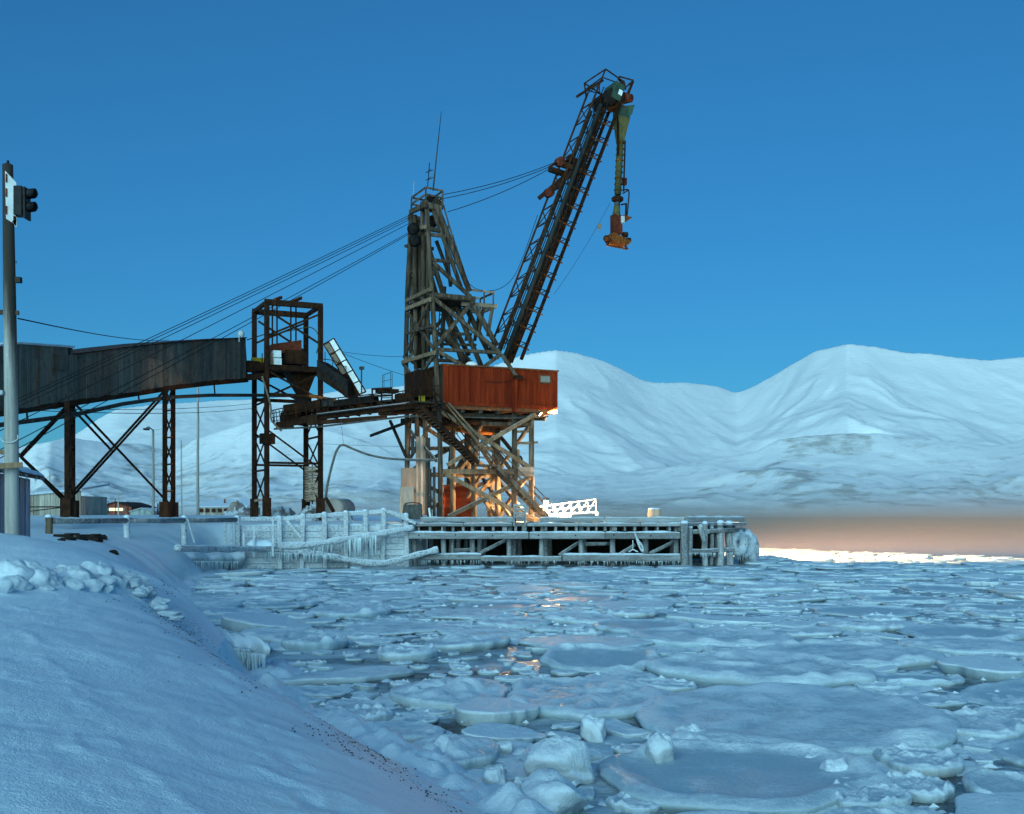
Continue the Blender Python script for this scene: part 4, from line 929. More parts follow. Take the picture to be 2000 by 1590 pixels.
# small stuff at the kerb
dk = P(805, 1008, 73.6); sk = thing('steel_skip', 'dull grey steel tub tipped beside the plywood screens', 'tub', atz(dk, 2.8))
m = MB(); pr1 = [(-.68, -.45), (.68, -.5), (.60, .5), (-.62, .48)]; m.loft([P(806, 1000, 73.2), P(806, 1000, 74.5)], [pr1, [(x_*.9, y_*.9) for x_, y_ in pr1]], Vector((1, 0, 0)), Vector((.05, 0, 1))); m.build('tub', 'steel_grey', sk)
m = MB(); m.torus(P(806, 985, 73.7), .5, .04, (0, .2, 1), 14, 6); m.build('rim', 'steel_grey', sk)
ex = thing('marker_post', 'short leaning post with red tip by the tower foot', 'post', atz(P(841, 1006, 72.9), 2.8)); MB().tube([atz(P(842, 1006, 72.9), 2.8), P(838, 992, 72.9)], .07, 8).build('shaft', 'white', ex); MB().tube([P(838, 992, 72.9), P(836, 988, 72.9)], .075, 8).build('tip', 'redrust', ex)
# ------------------------------------------------------------------ floodlight on the deck (the lit lamp of the photograph)
fl = P(1066, 990, 79.0); fl.z = 4.15
fd = thing('floodlight', 'low work floodlight on a stand behind the gangway, throwing warm light', 'floodlight', (fl.x, fl.y, 2.8))
for a_ in (0, 2.1, 4.2): MB().tube([Vector((fl.x, fl.y, 3.6)), Vector((fl.x+.5*math.cos(a_), fl.y+.5*math.sin(a_), 2.8))], .03, 6).build('leg', 'steel_grey', fd)
MB().tube([Vector((fl.x, fl.y, 3.5)), Vector((fl.x, fl.y, 4.0))], .035, 6).build('mast', 'steel_grey', fd)
em, n_, l_, b_ = _new('lamp_glow'); b_.inputs['Emission Color'].default_value = (1, .72, .36, 1); b_.inputs['Emission Strength'].default_value = 60; b_.inputs['Base Color'].default_value = (.9, .8, .6, 1); M['glow'] = em
MB().lathe(fl, [(.05, -.13), (.15, -.10), (.20, 0), (.15, .10), (.05, .13)], 14).build('bulb', 'glow', fd, True)
MB().lathe(fl+ZD*.26, [(.30, 0), (.22, .06), (.06, .10)], 14).build('cap', 'steel_grey', fd, True)
ld_ = bpy.data.lights.new('floodlight_beam', 'POINT'); lo = bpy.data.objects.new('floodlight_beam', ld_); COL.objects.link(lo)
ld_.energy = 13000; ld_.color = (1, .63, .27); ld_.shadow_soft_size = .25; lo.parent = fd; lo.location = (0, 0, fl.z-2.82)
# the lamp under the house corner floods the ice to the right of the pier
MB().lathe(lh+Vector((.16, .02, -.10)), [(.02, -.02), (.14, 0), (.02, .02)], 12, UD*.8-ZD*.6).build('lamp_lens', 'glow', crane, True)
sp_ = bpy.data.lights.new('house_flood', 'SPOT'); spo = bpy.data.objects.new('house_flood', sp_); COL.objects.link(spo); spo.parent = crane
sp_.energy = 250000; sp_.color = (1, .63, .27); sp_.spot_size = R(76); sp_.spot_blend = .9; sp_.shadow_soft_size = .2
spw = lh+Vector((.30, .02, -.20)); spo.location = spw-O
spo.rotation_euler = (spw-Vector((36, 98, 0))).to_track_quat('Z', 'Y').to_euler()
# low bank of sea smoke drifting over the open water beyond the ice edge
fm = bpy.data.materials.new('sea_smoke'); fm.use_nodes = True; fn__ = fm.node_tree.nodes; fn__.clear()
pv = fn__.new('ShaderNodeVolumePrincipled'); ov = fn__.new('ShaderNodeOutputMaterial'); fm.node_tree.links.new(pv.outputs[0], ov.inputs['Volume'])
pv.inputs['Color'].default_value = (.93, .68, .54, 1); pv.inputs['Density'].default_value = .0100; pv.inputs['Anisotropy'].default_value = .0  # brown tint puts the warm lamp glow into the smoke's own colour
tc_ = fn__.new('ShaderNodeTexCoord'); sz_ = fn__.new('ShaderNodeSeparateXYZ'); fm.node_tree.links.new(tc_.outputs['Object'], sz_.inputs[0])
e1_ = _math(fn__, fm.node_tree.links, 'MULTIPLY', sz_.outputs[2], -1/2.25); e2_ = _math(fn__, fm.node_tree.links, 'EXPONENT', e1_)
fm.node_tree.links.new(_math(fn__, fm.node_tree.links, 'MULTIPLY', e2_, .023), pv.inputs['Density'])       # thins out with height
m = MB(); na_, nr_ = 64, 14; cx_, cy_, ax_, ay_, hh = 120, 260, 240, 185, 15.0
for k in range(nr_+1):
    s_ = k/nr_
    for j in range(na_):
        t_ = 2*math.pi*j/na_; m.v.append(Vector((cx_+ax_*s_*math.cos(t_), cy_+ay_*s_*math.sin(t_), .02+hh*(1-s_*s_))))
for k in range(nr_):
    for j in range(na_): m.f.append((k*na_+j, (k+1)*na_+j, (k+1)*na_+(j+1) % na_, k*na_+(j+1) % na_))
m.f.append(tuple(nr_*na_+j for j in range(na_)))
M['sea_smoke'] = fm; sm = m.build('sea_smoke', 'sea_smoke'); tag(sm, 'low brownish bank of sea smoke over the open water beyond the ice', 'fog', kind='stuff')
# ------------------------------------------------------------------ bulkhead (rimed plank wall) and rail fence
BX = [(464, 1010, 68.2), (546, 1010, 69.2), (592, 1006, 69.8), (634, 1003, 70.3), (676, 1000, 70.8), (714, 998, 71.3), (750, 995, 71.7), (793, 1005, 72.1)]
bk = thing('bulkhead_wall', 'ice coated plank bulkhead with posts and pipes between shore and pier', 'retaining wall', atz(P(600, 1100, 69.5), 0))
tops = [P(*q) for q in BX]
for i, t_ in enumerate(tops):
    ln = random.uniform(-.1, .1); r_ = .15
    o = beam('post', bk, Vector((t_.x+ln, t_.y-.16, -.6)), t_+Vector((0, -.1, 0)), .30, .26, 'bulk')
    MB().lathe(t_+Vector((0, -.1, 0)), [(.16, -.03), (.17, .04), (.1, .1), (.02, .12)], 10).build('snow_cap', 'snowcap', o, True)
for i in range(len(tops)-1):
    a, b = tops[i], tops[i+1]; o = beam('top_rail', bk, a-ZD*.12, b-ZD*.12, .2, .24, 'bulk'); snow_cap(o, a, b, .22, .07, 20+i)
    zt = 2.62; n_ = 8; h_ = (zt+.5)/n_
    for k in range(n_):
        zc = -.5+h_*(k+.5); yo = .12+random.uniform(-.02, .03)
        beam('plank', bk, Vector((a.x, a.y+yo, zc)), Vector((b.x, b.y+yo, zc)), .10, h_-.025, 'bulk')
    snow_cap(bk, Vector((a.x, a.y+.25, zt)), Vector((b.x, b.y+.25, zt)), .5, .12, 40+i, 'snow_ledge')
for a, b in (((556, 1012), (588, 1050)), ((752, 997), (812, 1022))): beam('diagonal', bk, P(*a, 69.4 if a[0] < 700 else 71.3), P(*b, 69.5 if a[0] < 700 else 71.6), .16, .2, 'bulk')
for px_, py0, py1 in ((440, 1020, 1066), (452, 1020, 1060), (476, 1035, 1066), (496, 1030, 1064), (533, 1014, 1062)): beam('stake', bk, P(px_, py1+25, 67.6), P(px_, py0, 67.6), .14, .12, 'bulk')
def lumpy(pts, r, amp, seed): 
    n_ = len(pts); q = np.arange(n_)*.35; e = 1+amp*fbm(q, q*0+seed, 3, 700+seed); return MB().tube(pts, [float(r*x_) for x_ in e], 10)
pu = [P(548, 1066, 68.6), P(600, 1064, 68.9), P(680, 1052, 69.8), P(745, 1042, 70.6), P(808, 1030, 71.4)]
po = lumpy(spline(pu, 12), .20, .5, 1).build('upper_pipe', 'pipe', bk, True)
pl_ = [P(345, 1071, 58), P(430, 1072, 63.5), P(520, 1072, 68.2), P(590, 1077, 69.0), P(650, 1088, 69.6), P(715, 1099, 70.2), P(760, 1098, 70.6), P(810, 1085, 71), P(856, 1073, 71.2)]
pw = lumpy(spline(pl_, 12), .21, .3, 2).build('lower_pipe', 'pipe', bk, True)
icicles(bk, P(470, 1076, 68), P(660, 1086, 69.3), 150, .62); icicles(bk, P(600, 1066, 68.9), P(740, 1046, 70.4), 120, .8); icicles(bk, P(680, 1056, 69.7), P(706, 1052, 70), 25, 1.3, base=.05); icicles(bk, P(722, 1048, 70.3), P(735, 1046, 70.3), 14, 1.5, base=.06)
snow_cap(bk, P(480, 1064, 67.9), P(540, 1066, 68.3), .7, .35, 61, 'snow_ledge')
# fence
fn = thing('rail_fence', 'low rail fence of thick frosted logs along the snowy bank', 'fence', ground_hit(95, 1048, 45, 80) if False else atz(FEN[0], 2.2))
for i, q in enumerate(FEN[:3]):
    g_ = gz(q.x, q.y); o = pole('post', fn, Vector((q.x, q.y, g_-.3)), Vector((q.x, q.y, q.z+.05)), .17, .16, 'timber' if i == 0 else 'bulk')
    MB().lathe(Vector((q.x, q.y, q.z+.05)), [(.16, -.02), (.17, .05), (.05, .13)], 10).build('snow_cap', 'snowcap', o, True)
for i in range(3):
    a, b = FEN[i], FEN[i+1]; o = MB().tube([a-ZD*.12, a.lerp(b, .5)-ZD*.13, b-ZD*.12], .15, 10).build('rail', 'pile', fn, True); snow_cap(o, a+ZD*.0, b+ZD*.0, .24, .07, 80+i)
MB().tube([P(366, 1012, 62.5), P(380, 1060, 61)], .05, 6).build('guy', 'rope', fn)
# ------------------------------------------------------------------ conveyor gallery on trestles
GA = P(35, 798, 56); GB = P(480, 738, 80); GD = Vector((GB.x-GA.x, GB.y-GA.y, 0)).normalized(); GN = Vector((GD.y, -GD.x, 0))   # GN faces the camera side
GP = Plane(GA, GN)
def Ga(px, py, off=0.0): return GP(px, py, off)
gal = thing('conveyor_gallery', 'long inclined conveyor gallery clad in stained corrugated sheets on steel trestles', 'conveyor gallery', atz(Ga(300, 1005), 3.0))
GWd = 3.0
bot = [(-170, 826), (35, 798), (145, 782), (260, 765), (340, 752), (410, 744), (482, 738)]
top = [(-170, 735), (35, 706), (143, 693), (260, 678), (320, 671), (410, 664.5), (478, 660.5)]
def polyat(tab, x): return float(np.interp(x, [q[0] for q in tab], [q[1] for q in tab]))
# dark inner body
xs_ = [-170, 35, 143, 260, 340, 410, 480]
m = MB()
for x in xs_:
    a = Ga(x, polyat(bot, x)-1, -.12); b = Ga(x, polyat(top, x)+1.5, -.12)
    m.v += [a, b, b-GN*GWd, a-GN*GWd]
for i in range(len(xs_)-1):
    for j in range(4): m.f.append((i*4+j, i*4+(j+1) % 4, (i+1)*4+(j+1) % 4, (i+1)*4+j))
m.f += [(0, 1, 2, 3), tuple(4*(len(xs_)-1)+j for j in (3, 2, 1, 0))]
m.build('gallery_body', 'timber_dark', gal)
def clad_mat():
    m, n, l, b = _new('stained_corrugated_sheet'); tc = n.new('ShaderNodeTexCoord')
    sv = _map(n, l, (1, 1, .09)); f = _noise(n, l, sv, 2.6, 7, .7); f2 = _noise(n, l, _map(n, l, (1, 1, .22), (4, 1, 8)), .9, 5, .7); f3 = _noise(n, l, _map(n, l, (1, 1, 1), (1, 1, 1)), 3.0, 5, .6)
    col = _mix(n, l, _ramp(n, l, f, .3, .7), (.070, .070, .060), (.135, .132, .112))
    col = _mix(n, l, _ramp(n, l, f2, .54, .70, 0, .75), col, (.11, .045, .016)); col = _mix(n, l, _ramp(n, l, f3, .52, .72, 0, .65), col, (.018, .017, .015))
    oi = n.new('ShaderNodeObjectInfo'); hs = n.new('ShaderNodeHueSaturation'); l.new(_ramp(n, l, oi.outputs['Random'], 0, 1, .78, 1.2), hs.inputs['Value']); l.new(col, hs.inputs['Color'])
    l.new(hs.outputs[0], b.inputs['Base Color']); b.inputs['Roughness'].default_value = .7; b.inputs['Specular IOR Level'].default_value = .2
    mp = n.new('ShaderNodeMapping'); mp.inputs['Rotation'].default_value = (0, 0, -math.atan2(GD.y, GD.x)); l.new(tc.outputs['Object'], mp.inputs['Vector'])
    wv = n.new('ShaderNodeTexWave'); wv.wave_type = 'BANDS'; wv.bands_direction = 'X'; wv.inputs['Scale'].default_value = 2.2; l.new(mp.outputs[0], wv.inputs['Vector'])
    _bump(n, l, b, wv.outputs['Fac'], .6, .04); return m
M['clad'] = clad_mat()
# cladding sheets: equal widths along the gallery, one corrugated section each
Ltot = (Ga(480, 700)-Ga(-170, 780)).dot(GD); ns = 40; p_start = Ga(-170, 780); p_start.z = 0
def px_of(p): return 1000+FPX*p.x/p.y
for i in range(ns):
    a = p_start+GD*(Ltot*i/ns); b = p_start+GD*(Ltot*(i+1)/ns-.02); xa, xb = px_of(a), px_of(b); off = random.uniform(.0, .035); jag = random.uniform(-.05, .03)
    raised = xb < 143
    k = 9; m = MB()
    for j in range(k+1):
        q = a.lerp(b, j/k); x = px_of(q); tp = polyat(top, x)-(0 if not raised else np.interp(x, [-170, 35, 143], [38, 34, 14]))
        o_ = off+.018*(j % 2)
        lo_ = Ga(x, polyat(bot, x), o_)+ZD*jag; hi_ = Ga(x, tp, o_)+ZD*random.uniform(0, .02)
        m.v += [lo_, hi_, hi_-GN*.02, lo_-GN*.02]
    for j in range(k):
        for t_ in range(4): m.f.append((j*4+t_, j*4+(t_+1) % 4, (j+1)*4+(t_+1) % 4, (j+1)*4+t_))
    m.f += [(0, 1, 2, 3), tuple(4*k+j for j in (3, 2, 1, 0))]
    m.build('cladding_sheet', 'clad', gal)
# roof edges, raised roof house at the lower end
rb = [Ga(-170, polyat(top, -170)-38), Ga(35, 672), Ga(142, 679.5)]
for a, b in zip(rb[:-1], rb[1:]): MB().prism([a+GN*.15, b+GN*.15, b-GN*(GWd+.1), a-GN*(GWd+.1)], (0, 0, .10)).build('roof', 'roof_blue', gal)
MB().prism([Ga(142, 680, -.02), Ga(142, 694, -.02), Ga(142, 694, -.02)-GN*GWd, Ga(142, 680, -.02)-GN*GWd], -GD*.1).build('roof_gable', 'clad', gal)
for x0, x1 in ((143, 260), (260, 330), (330, 410), (410, 480)):
    a, b = Ga(x0, polyat(top, x0)), Ga(x1, polyat(top, x1)); MB().prism([a+GN*.10, b+GN*.10, b-GN*(GWd+.1), a-GN*(GWd+.1)], (0, 0, .07)).build('roof', 'steel', gal)
for x0, x1 in zip((-170, 35, 145, 260, 340, 410), (35, 145, 260, 340, 410, 482)):
    for s in (0, GWd): beam('floor_girder', gal, Ga(x0, polyat(bot, x0)+4, -.1)-GN*s, Ga(x1, polyat(bot, x1)+4, -.1)-GN*s, .25, .34, 'steel')
MB().prism([Ga(478, 661, -.03), Ga(483, 738, -.03), Ga(483, 738, -.03)-GN*GWd, Ga(478, 661, -.03)-GN*GWd], GD*.1).build('end_wall', 'timber_dark', gal)
for q in ((350, 512, 16, 8), (905, 447, 30, 15)):
    c = Ga(q[0]/3.058+ (0), 540+q[1]/3.058, .07); MB().box(c, .55, .03, .38, 0, (GD, GN, ZD)).build('patch', 'clad', gal)
# trestle bents
def lattice(tops_, w_=.30):
    (xa, ya, Ya), (xb, yb, Yb) = tops_
    pa, pb = P(xa, ya, Ya), P(xb, yb, Yb); ga, gb = atz(pa, 2.9), atz(pb, 2.9)
    for t_, g_ in ((pa, ga), (pb, gb)):
        beam('column', gal, g_, t_, w_, w_*.9, 'steel'); MB().box(g_+ZD*.55, .27, .27, .62).build('column_shoe', 'steel', gal)
    n_ = 5
    for i in range(n_):
        a, b = ga.lerp(pa, (i+.12)/n_), gb.lerp(pb, (i+1)/n_); beam('lacing', gal, a, b, .08, .08, 'steel'); beam('lacing', gal, gb.lerp(pb, (i+.12)/n_), ga.lerp(pa, (i+1)/n_), .08, .08, 'steel')
        beam('batten_plate', gal, ga.lerp(pa, (i+.1)/n_), gb.lerp(pb, (i+.1)/n_), .10, .10, 'steel_warm' if i in (1, 3) else 'steel')
lattice(((131, 785, 59.2), (142, 782, 62.6))); lattice(((322, 756, 68.6), (338, 753, 71.2)))
for (xa, ya), (xb, yb), Y0, Y1 in (((145, 787), (336, 990), 60.5, 70), ((145, 802), (218, 880), 62, 65.5), ((322, 762), (143, 960), 69, 60.5), ((328, 764), (143, 968), 71, 62.5), ((131, 792), (39, 890), 59.5, 55), ((134, 795), (41, 893), 62, 58), ((39, 890), (128, 974), 55, 59.5), ((41, 893), (130, 984), 58, 62)):
    beam('cross_brace', gal, P(xa, ya, Y0), P(xb, yb, Y1), .10, .12, 'steel')
# service pipe slung below
sp = [(-60, 842), (0, 830), (136, 812), (240, 789), (330, 776), (410, 772), (500, 772), (560, 773)]
MB().tube([Ga(x, y, .25) for x, y in sp], .12, 10).build('service_pipe', 'steel_grey', gal, True)
for x in (54, 136, 272, 420): MB().tube([Ga(x, polyat(sp, x), .25), Ga(x-2, polyat(bot, x)+6, .0)], .05, 6).build('pipe_hanger', 'steel', gal)
el = Ga(471, 652, .1); MB().tube([Ga(467, 668, .1), Ga(467, 655, .1)], .05, 6).build('lamp_arm', 'white', gal); MB().lathe(el, [(.08, -.3), (.2, -.2), (.24, .05), (.12, .22)], 12).build('gallery_lamp', 'white', gal, True)
# ------------------------------------------------------------------ hopper tower
HO = P(521, 1008, 80); HO.z = 3.0
HF = Plane(HO, -VD); W2, D2 = 3.9, 4.1
def Hf(px, py, off=0.0): return HF(px, py, off)
def h3(u, v, z): return Vector((HO.x, HO.y, 0))+UD*u+VD*v+ZD*z
hop = thing('transfer_tower', 'open rusty steel transfer tower with hopper between gallery and crane', 'hopper tower', HO)
ztop = Hf(521, 590).z; zpl = Hf(521, 718).z
for u, v in ((0, 0), (W2, 0), (0, D2), (W2, D2)):
    beam('column', hop, h3(u, v, 3.0), h3(u, v, ztop), .34, .34, 'steel'); MB().box(h3(u, v, 3.7), .26, .26, .8, YAW).build('column_shoe', 'steel', hop)
for v in (0, D2):
    beam('top_beam', hop, h3(-.15, v, ztop), h3(W2+.15, v, ztop), .28, .42, 'steel')
    beam('brace', hop, h3(.3, v, ztop-.7), h3(W2-.1, v, ztop-2.7), .12, .14, 'steel'); beam('brace', hop, h3(W2-.1, v, ztop-.6), h3(.2, v, ztop-2.3), .12, .14, 'steel')
    beam('girt', hop, h3(0, v, zpl), h3(W2, v, zpl), .25, .35, 'steel'); beam('girt', hop, h3(0, v, zpl-1.9), h3(W2, v, zpl-1.9), .2, .25, 'steel')
    beam('brace', hop, h3(0, v, zpl-2.1), h3(W2, v, zpl-.2), .12, .14, 'steel'); beam('brace', hop, h3(W2, v, zpl-2.1), h3(0, v, zpl-.2), .12, .14, 'steel')
    beam('girt', hop, h3(0, v, 7.0), h3(W2, v, 7.0), .10, .16, 'steel')
    beam('brace', hop, h3(0.1, v, 9.3), h3(W2, v, 6.6), .10, .12, 'steel')
for u in (0, W2):
    beam('top_beam', hop, h3(u, 0, ztop), h3(u, D2, ztop), .24, .3, 'steel'); beam('girt', hop, h3(u, 0, zpl), h3(u, D2, zpl), .25, .35, 'steel')
    for z0, z1 in ((3.9, 6.5), (6.6, 9.0), (9.1, 11.4)): 
        beam('brace', hop, h3(u, 0, z0), h3(u, D2, z1), .09, .11, 'steel'); beam('brace', hop, h3(u, D2, z0), h3(u, 0, z1), .09, .11, 'steel'); beam('girt', hop, h3(u, 0, z1), h3(u, D2, z1), .10, .14, 'steel')
    beam('girt', hop, h3(u, 0, 4.35), h3(u, D2, 4.35), .12, .18, 'plank_tan')
for i in range(8): MB().box(h3(W2*(i+.5)/8, D2/2, zpl+.2), W2/16-.02, D2/2+.15, .04, YAW).build('deck_plate', 'steel', hop)
for x in (532, 541, 568, 578): MB().tube([Hf(x, 592, -1.6), Hf(x, 672, -1.6)], .06, 8).build('hanger_rod', 'steel', hop)
for a, b in (((536, 584), (549, 581)), ((566, 590), (588, 582))): beam('lift_beam', hop, Hf(a[0], a[1]+2, -.5), Hf(b[0], b[1], -3.2), .2, .22, 'steel_warm')
MB().prism([Hf(531, 672, -.8), Hf(589, 664, -.8), Hf(589, 687, -.8), Hf(528, 690, -.8)], VD*1.7).build('motor_cabinet', 'redrust', hop)
MB().box(Hf(572, 700, -1.4), .75, .8, .5, YAW).build('motor_cabinet', 'steel', hop)
for x, y in ((540, 692), (541, 707)): MB().box(Hf(x, y, -.5), .28, .25, .24, YAW).build('switch_box', 'white', hop)
MB().box(Hf(530, 705, -.5), .14, .2, .5, YAW).build('control_box', 'plank_tan', hop); MB().box(Hf(505, 706, -2.6), .5, .2, .25, YAW).build('yellow_guard', 'yellow', hop)
wire('hose_loop', hop, spline([Hf(505, 668, -1.5), Hf(530, 655, -.5), Hf(580, 643, -.3), Hf(608, 640, -.2), Hf(622, 655, .1), Hf(622, 675, .1), Hf(618, 690, 0)], 5), .04, 'olive')
for x in (512, 600): MB().tube([Hf(x, 718, .1), Hf(x, 690, .1)], .04, 6).build('rail_post', 'steel', hop)
m = MB(); pr0 = [(1.05, 1.0), (-1.05, 1.0), (-1.05, -1.0), (1.05, -1.0)]
m.loft([Hf(585, 726, -1.9), Hf(590, 770, -1.9)], [pr0, [(x*.35, y*.35) for x, y in pr0]], UD, VD); m.build('hopper', 'steel', hop)
MB().box(Hf(592, 792, -1.9), .5, .5, .75, YAW).build('feeder', 'belt', hop)
MB().box(Hf(575, 815, -1.9), .9, .6, .35, YAW).build('feeder', 'steel', hop)
MB().box(Hf(522, 857, .25), .5, .3, .36, YAW).build('cable_box', 'steel', hop)
wire('conduit', hop, spline([Hf(512, 735, .2), Hf(528, 790, .3), Hf(530, 820, .3), Hf(550, 842, .3)], 5), .07, 'plank_tan')
for off_ in (-.3, -2.6): beam('bridge_beam', hop, Ga(478, 738, -.2)-GN*(0 if off_ > -1 else 2.4), Hf(530, 733, off_), .25, .4, 'steel')
MB().prism([Ga(480, 734, -.2), Hf(525, 728, -.2), Hf(525, 728, -.2)+VD*2.6, Ga(480, 734, -.2)-GN*2.6], (0, 0, -.1)).build('bridge_floor', 'steel', hop)
beam('bridge_rail', hop, Ga(482, 664, -.2), Hf(517, 653, -.1), .06, .06, 'steel')
for x in (488, 500, 510): MB().box(Hf(x, 716, -1.2), .22, .3, random.uniform(.2, .5), YAW).build('roller_box', 'steel', hop)
# slatted panel leaning on the right-hand legs
lp_ = thing('slatted_panel', 'tan slatted timber panel leaning against the transfer tower leg', 'panel', atz(Hf(610, 985, -2.5), 3.0))
for i in range(13): beam('slat', lp_, Hf(593, 975-i*5.1, -2.0), Hf(627, 974-i*5.1, -1.0), .05, .16, 'plank_tan')
for x in (593, 610, 626): beam('stile', lp_, Hf(x, 985, -1.7 if x < 620 else -1.0), Hf(x, 908, -1.7 if x < 620 else -1.0), .10, .08, 'steel')
# ------------------------------------------------------------------ link conveyor from hopper to crane
lk = thing('link_conveyor', 'dark cluttered conveyor bridge linking the transfer tower to the crane', 'conveyor', Hf(560, 835, .3))
LA, LB = Hf(535, 838, -.3), Fr(842, 789, -1.0)
LD = Vector((LB.x-LA.x, LB.y-LA.y, 0)).normalized(); LN = Vector((LD.y, -LD.x, 0)); LPn = Plane(LA, LN)
def Lk(px, py, off=0.0): return LPn(px, py, off)
Wl = 2.0
for s in (0, Wl):
    beam('girder', lk, Lk(540, 832, -s), Lk(625, 813, -s), .2, .5, 'steel'); beam('girder', lk, Lk(620, 813, -s), Lk(815, 789, -s), .2, .55, 'steel'); beam('girder', lk, Lk(815, 789, -s), Lk(862, 787, -s), .2, .5, 'steel')
    beam('lower_girder', lk, Lk(600, 827, -s), Lk(755, 815, -s), .2, .30, 'steel')
for i in range(14): beam('cross_member', lk, Lk(545+i*22, polyat([(540, 832), (620, 813), (815, 788), (870, 786)], 545+i*22)), Lk(545+i*22, polyat([(540, 832), (620, 813), (815, 788), (870, 786)], 545+i*22))-LN*Wl, .14, .2, 'steel')
o = beam('walk_plank', lk, Lk(623, 809, .3), Lk(815, 785, .3), .6, .05, 'pier_timber')
beam('belt', lk, Lk(560, 808, -1.0), Lk(850, 775, -1.0), 1.0, .14, 'belt')
for i in range(22): q = Lk(566+i*13, 809-i*1.5, -1.0); MB().tube([q-LN*.65, q+LN*.65], .13, 8).build('idler_roller', 'steel', lk)
beam('cover', lk, Lk(640, 792, -.5), Lk(735, 779, -.5), .8, .5, 'belt'); beam('cover', lk, Lk(560, 800, -.8), Lk(632, 790, -.8), 1.0, .6, 'steel')
beam('conduit', lk, Lk(535, 838, .25), Lk(620, 834, .25), .10, .12, 'steel_grey'); beam('conduit', lk, Lk(620, 834, .25), Lk(795, 813, .25), .10, .12, 'steel_grey'); beam('conduit', lk, Lk(795, 813, .25), Lk(822, 813, .25), .10, .12, 'steel_grey')
hr = [(530, 802), (575, 792), (623, 781), (700, 773), (770, 766), (815, 760), (860, 760)]
for k, (dy, r_) in enumerate(((0, .04), (14, .03))): MB().tube([Lk(x, y+dy, .55) for x, y in hr], r_, 6).build('handrail', 'steel', lk)
for i in range(16): x = 535+i*21; MB().tube([Lk(x, polyat(hr, x), .55), Lk(x+1, polyat(hr, x)+30, .4)], .035, 6).build('rail_post', 'steel', lk)
for i in range(9): x = 532+i*6.5; MB().tube([Lk(x, 803-i*1.4, .6), Lk(x+3, 830-i*1.6, .5)], .03, 5).build('cage_bar', 'steel', lk)
for i in range(3): MB().tube([Lk(530, 808+i*8, .6), Lk(582, 797+i*8, .6)], .03, 5).build('cage_bar', 'steel', lk)
# inclined enclosure, machines
MB().prism([Lk(619, 703, -.3), Lk(677, 741, -.3), Lk(680, 778, -.3), Lk(619, 737, -.3)], -LN*1.6).build('incline_casing', 'belt', lk)
beam('casing_edge', lk, Lk(619, 724, -.2), Lk(678, 776, -.2), .12, .14, 'steel'); beam('casing_edge', lk, Lk(604, 773, -.1), Lk(655, 781, -.1), .14, .2, 'steel_warm')
MB().box(Lk(640, 786, .0), .35, .3, .3, YAW).build('control_box', 'steel_grey', lk)
for x in (635, 650, 662, 676): MB().tube([Lk(x, polyat([(619, 703), (677, 741)], x)+2, -.4), Lk(x, polyat([(619, 703), (677, 741)], x)-26, -.4)], .03, 5).build('rail_post', 'steel', lk)
MB().tube([Lk(621, 700, -.4), Lk(652, 704, -.4), Lk(676, 718, -.4)], .03, 5).build('handrail', 'steel', lk)
for j in range(2):
    a = Lk(726, 760+j*14, -.2); b = Lk(766, 758+j*14, -.2); beam('machine_frame', lk, a, b, .10, .14, 'steel')
for x in (727, 745, 766): beam('machine_frame', lk, Lk(x, 760, -.2), Lk(x, 790, -.2), .10, .10, 'steel')
for i in range(4): beam('machine_frame', lk, Lk(744, 771+i*6, -.1), Lk(765, 771+i*6, -.1), .06, .06, 'steel_grey')
MB().box(Lk(756, 764, -.9), .7, .5, .12, YAW).build('machine_cover', 'steel', lk); MB().box(Lk(790, 778, -.8), .55, .5, .3, YAW).build('machine_cover', 'steel', lk)
MB().tube([Lk(700, 790, -.6), Lk(712, 789, -.6)], .28, 12).build('drum', 'steel_warm', lk, True); MB().tube([Lk(775, 785, -.6), Lk(790, 783, -.6)], .25, 12).build('drum', 'steel', lk, True)
for x in (747, 750, 763, 766): MB().tube([Lk(x, 765, -1.4), Lk(x, 728 if x > 755 else 733, -1.4)], .022, 5).build('hoop_post', 'steel_grey', lk)
MB().tube([Lk(747, 733, -1.4), Lk(766, 726, -1.4)], .022, 5).tube([Lk(747, 745, -1.4), Lk(766, 741, -1.4)], .018, 5).build('hoop_rail', 'steel_grey', lk)
beam('support_box', lk, Lk(744, 806, -.5), Lk(772, 805, -.5), .9, .4, 'steel'); beam('support_box', lk, Lk(765, 802, -1), Lk(845, 798, -1), 1.4, .5, 'steel')
MB().tube([Lk(706, 770, -.4), Lk(706, 720, -.4)], .05, 6).build('lamp_post', 'steel_grey', lk); MB().box(Lk(706.5, 719, -.4), .14, .16, .1, YAW).build('lamp_head', 'steel_grey', lk)
# tilted panelled guard
tg_ = thing('tilted_guard', 'tilted narrow frame with white panels standing up from the conveyor bridge', 'panel frame', Lk(703, 771, -.9))
def Tg(px, py, off=0): return Lk(px, py, -.9+off)
e0, e1, f0, f1 = Tg(642.5, 667), Tg(702.5, 770), Tg(652, 661), Tg(714.5, 765); g0, g1 = Tg(632, 672.5, -.5), Tg(694, 775, -.5)
for i in range(5):
    a, b, c, d = e0.lerp(e1, i/5+.008), e0.lerp(e1, (i+1)/5-.008), f0.lerp(f1, (i+1)/5-.008), f0.lerp(f1, i/5+.008)
    MB().prism([a, b, c, d], LN*.03).build('white_panel', 'white', tg_)
    a, b, c, d = g0.lerp(g1, i/5+.008), g0.lerp(g1, (i+1)/5-.008), e0.lerp(e1, (i+1)/5-.008)-LN*.05, e0.lerp(e1, i/5+.008)-LN*.05
    MB().prism([a, b, c, d], -LN*.03).build('side_panel', 'tan_panel' if i < 3 else 'steel', tg_)
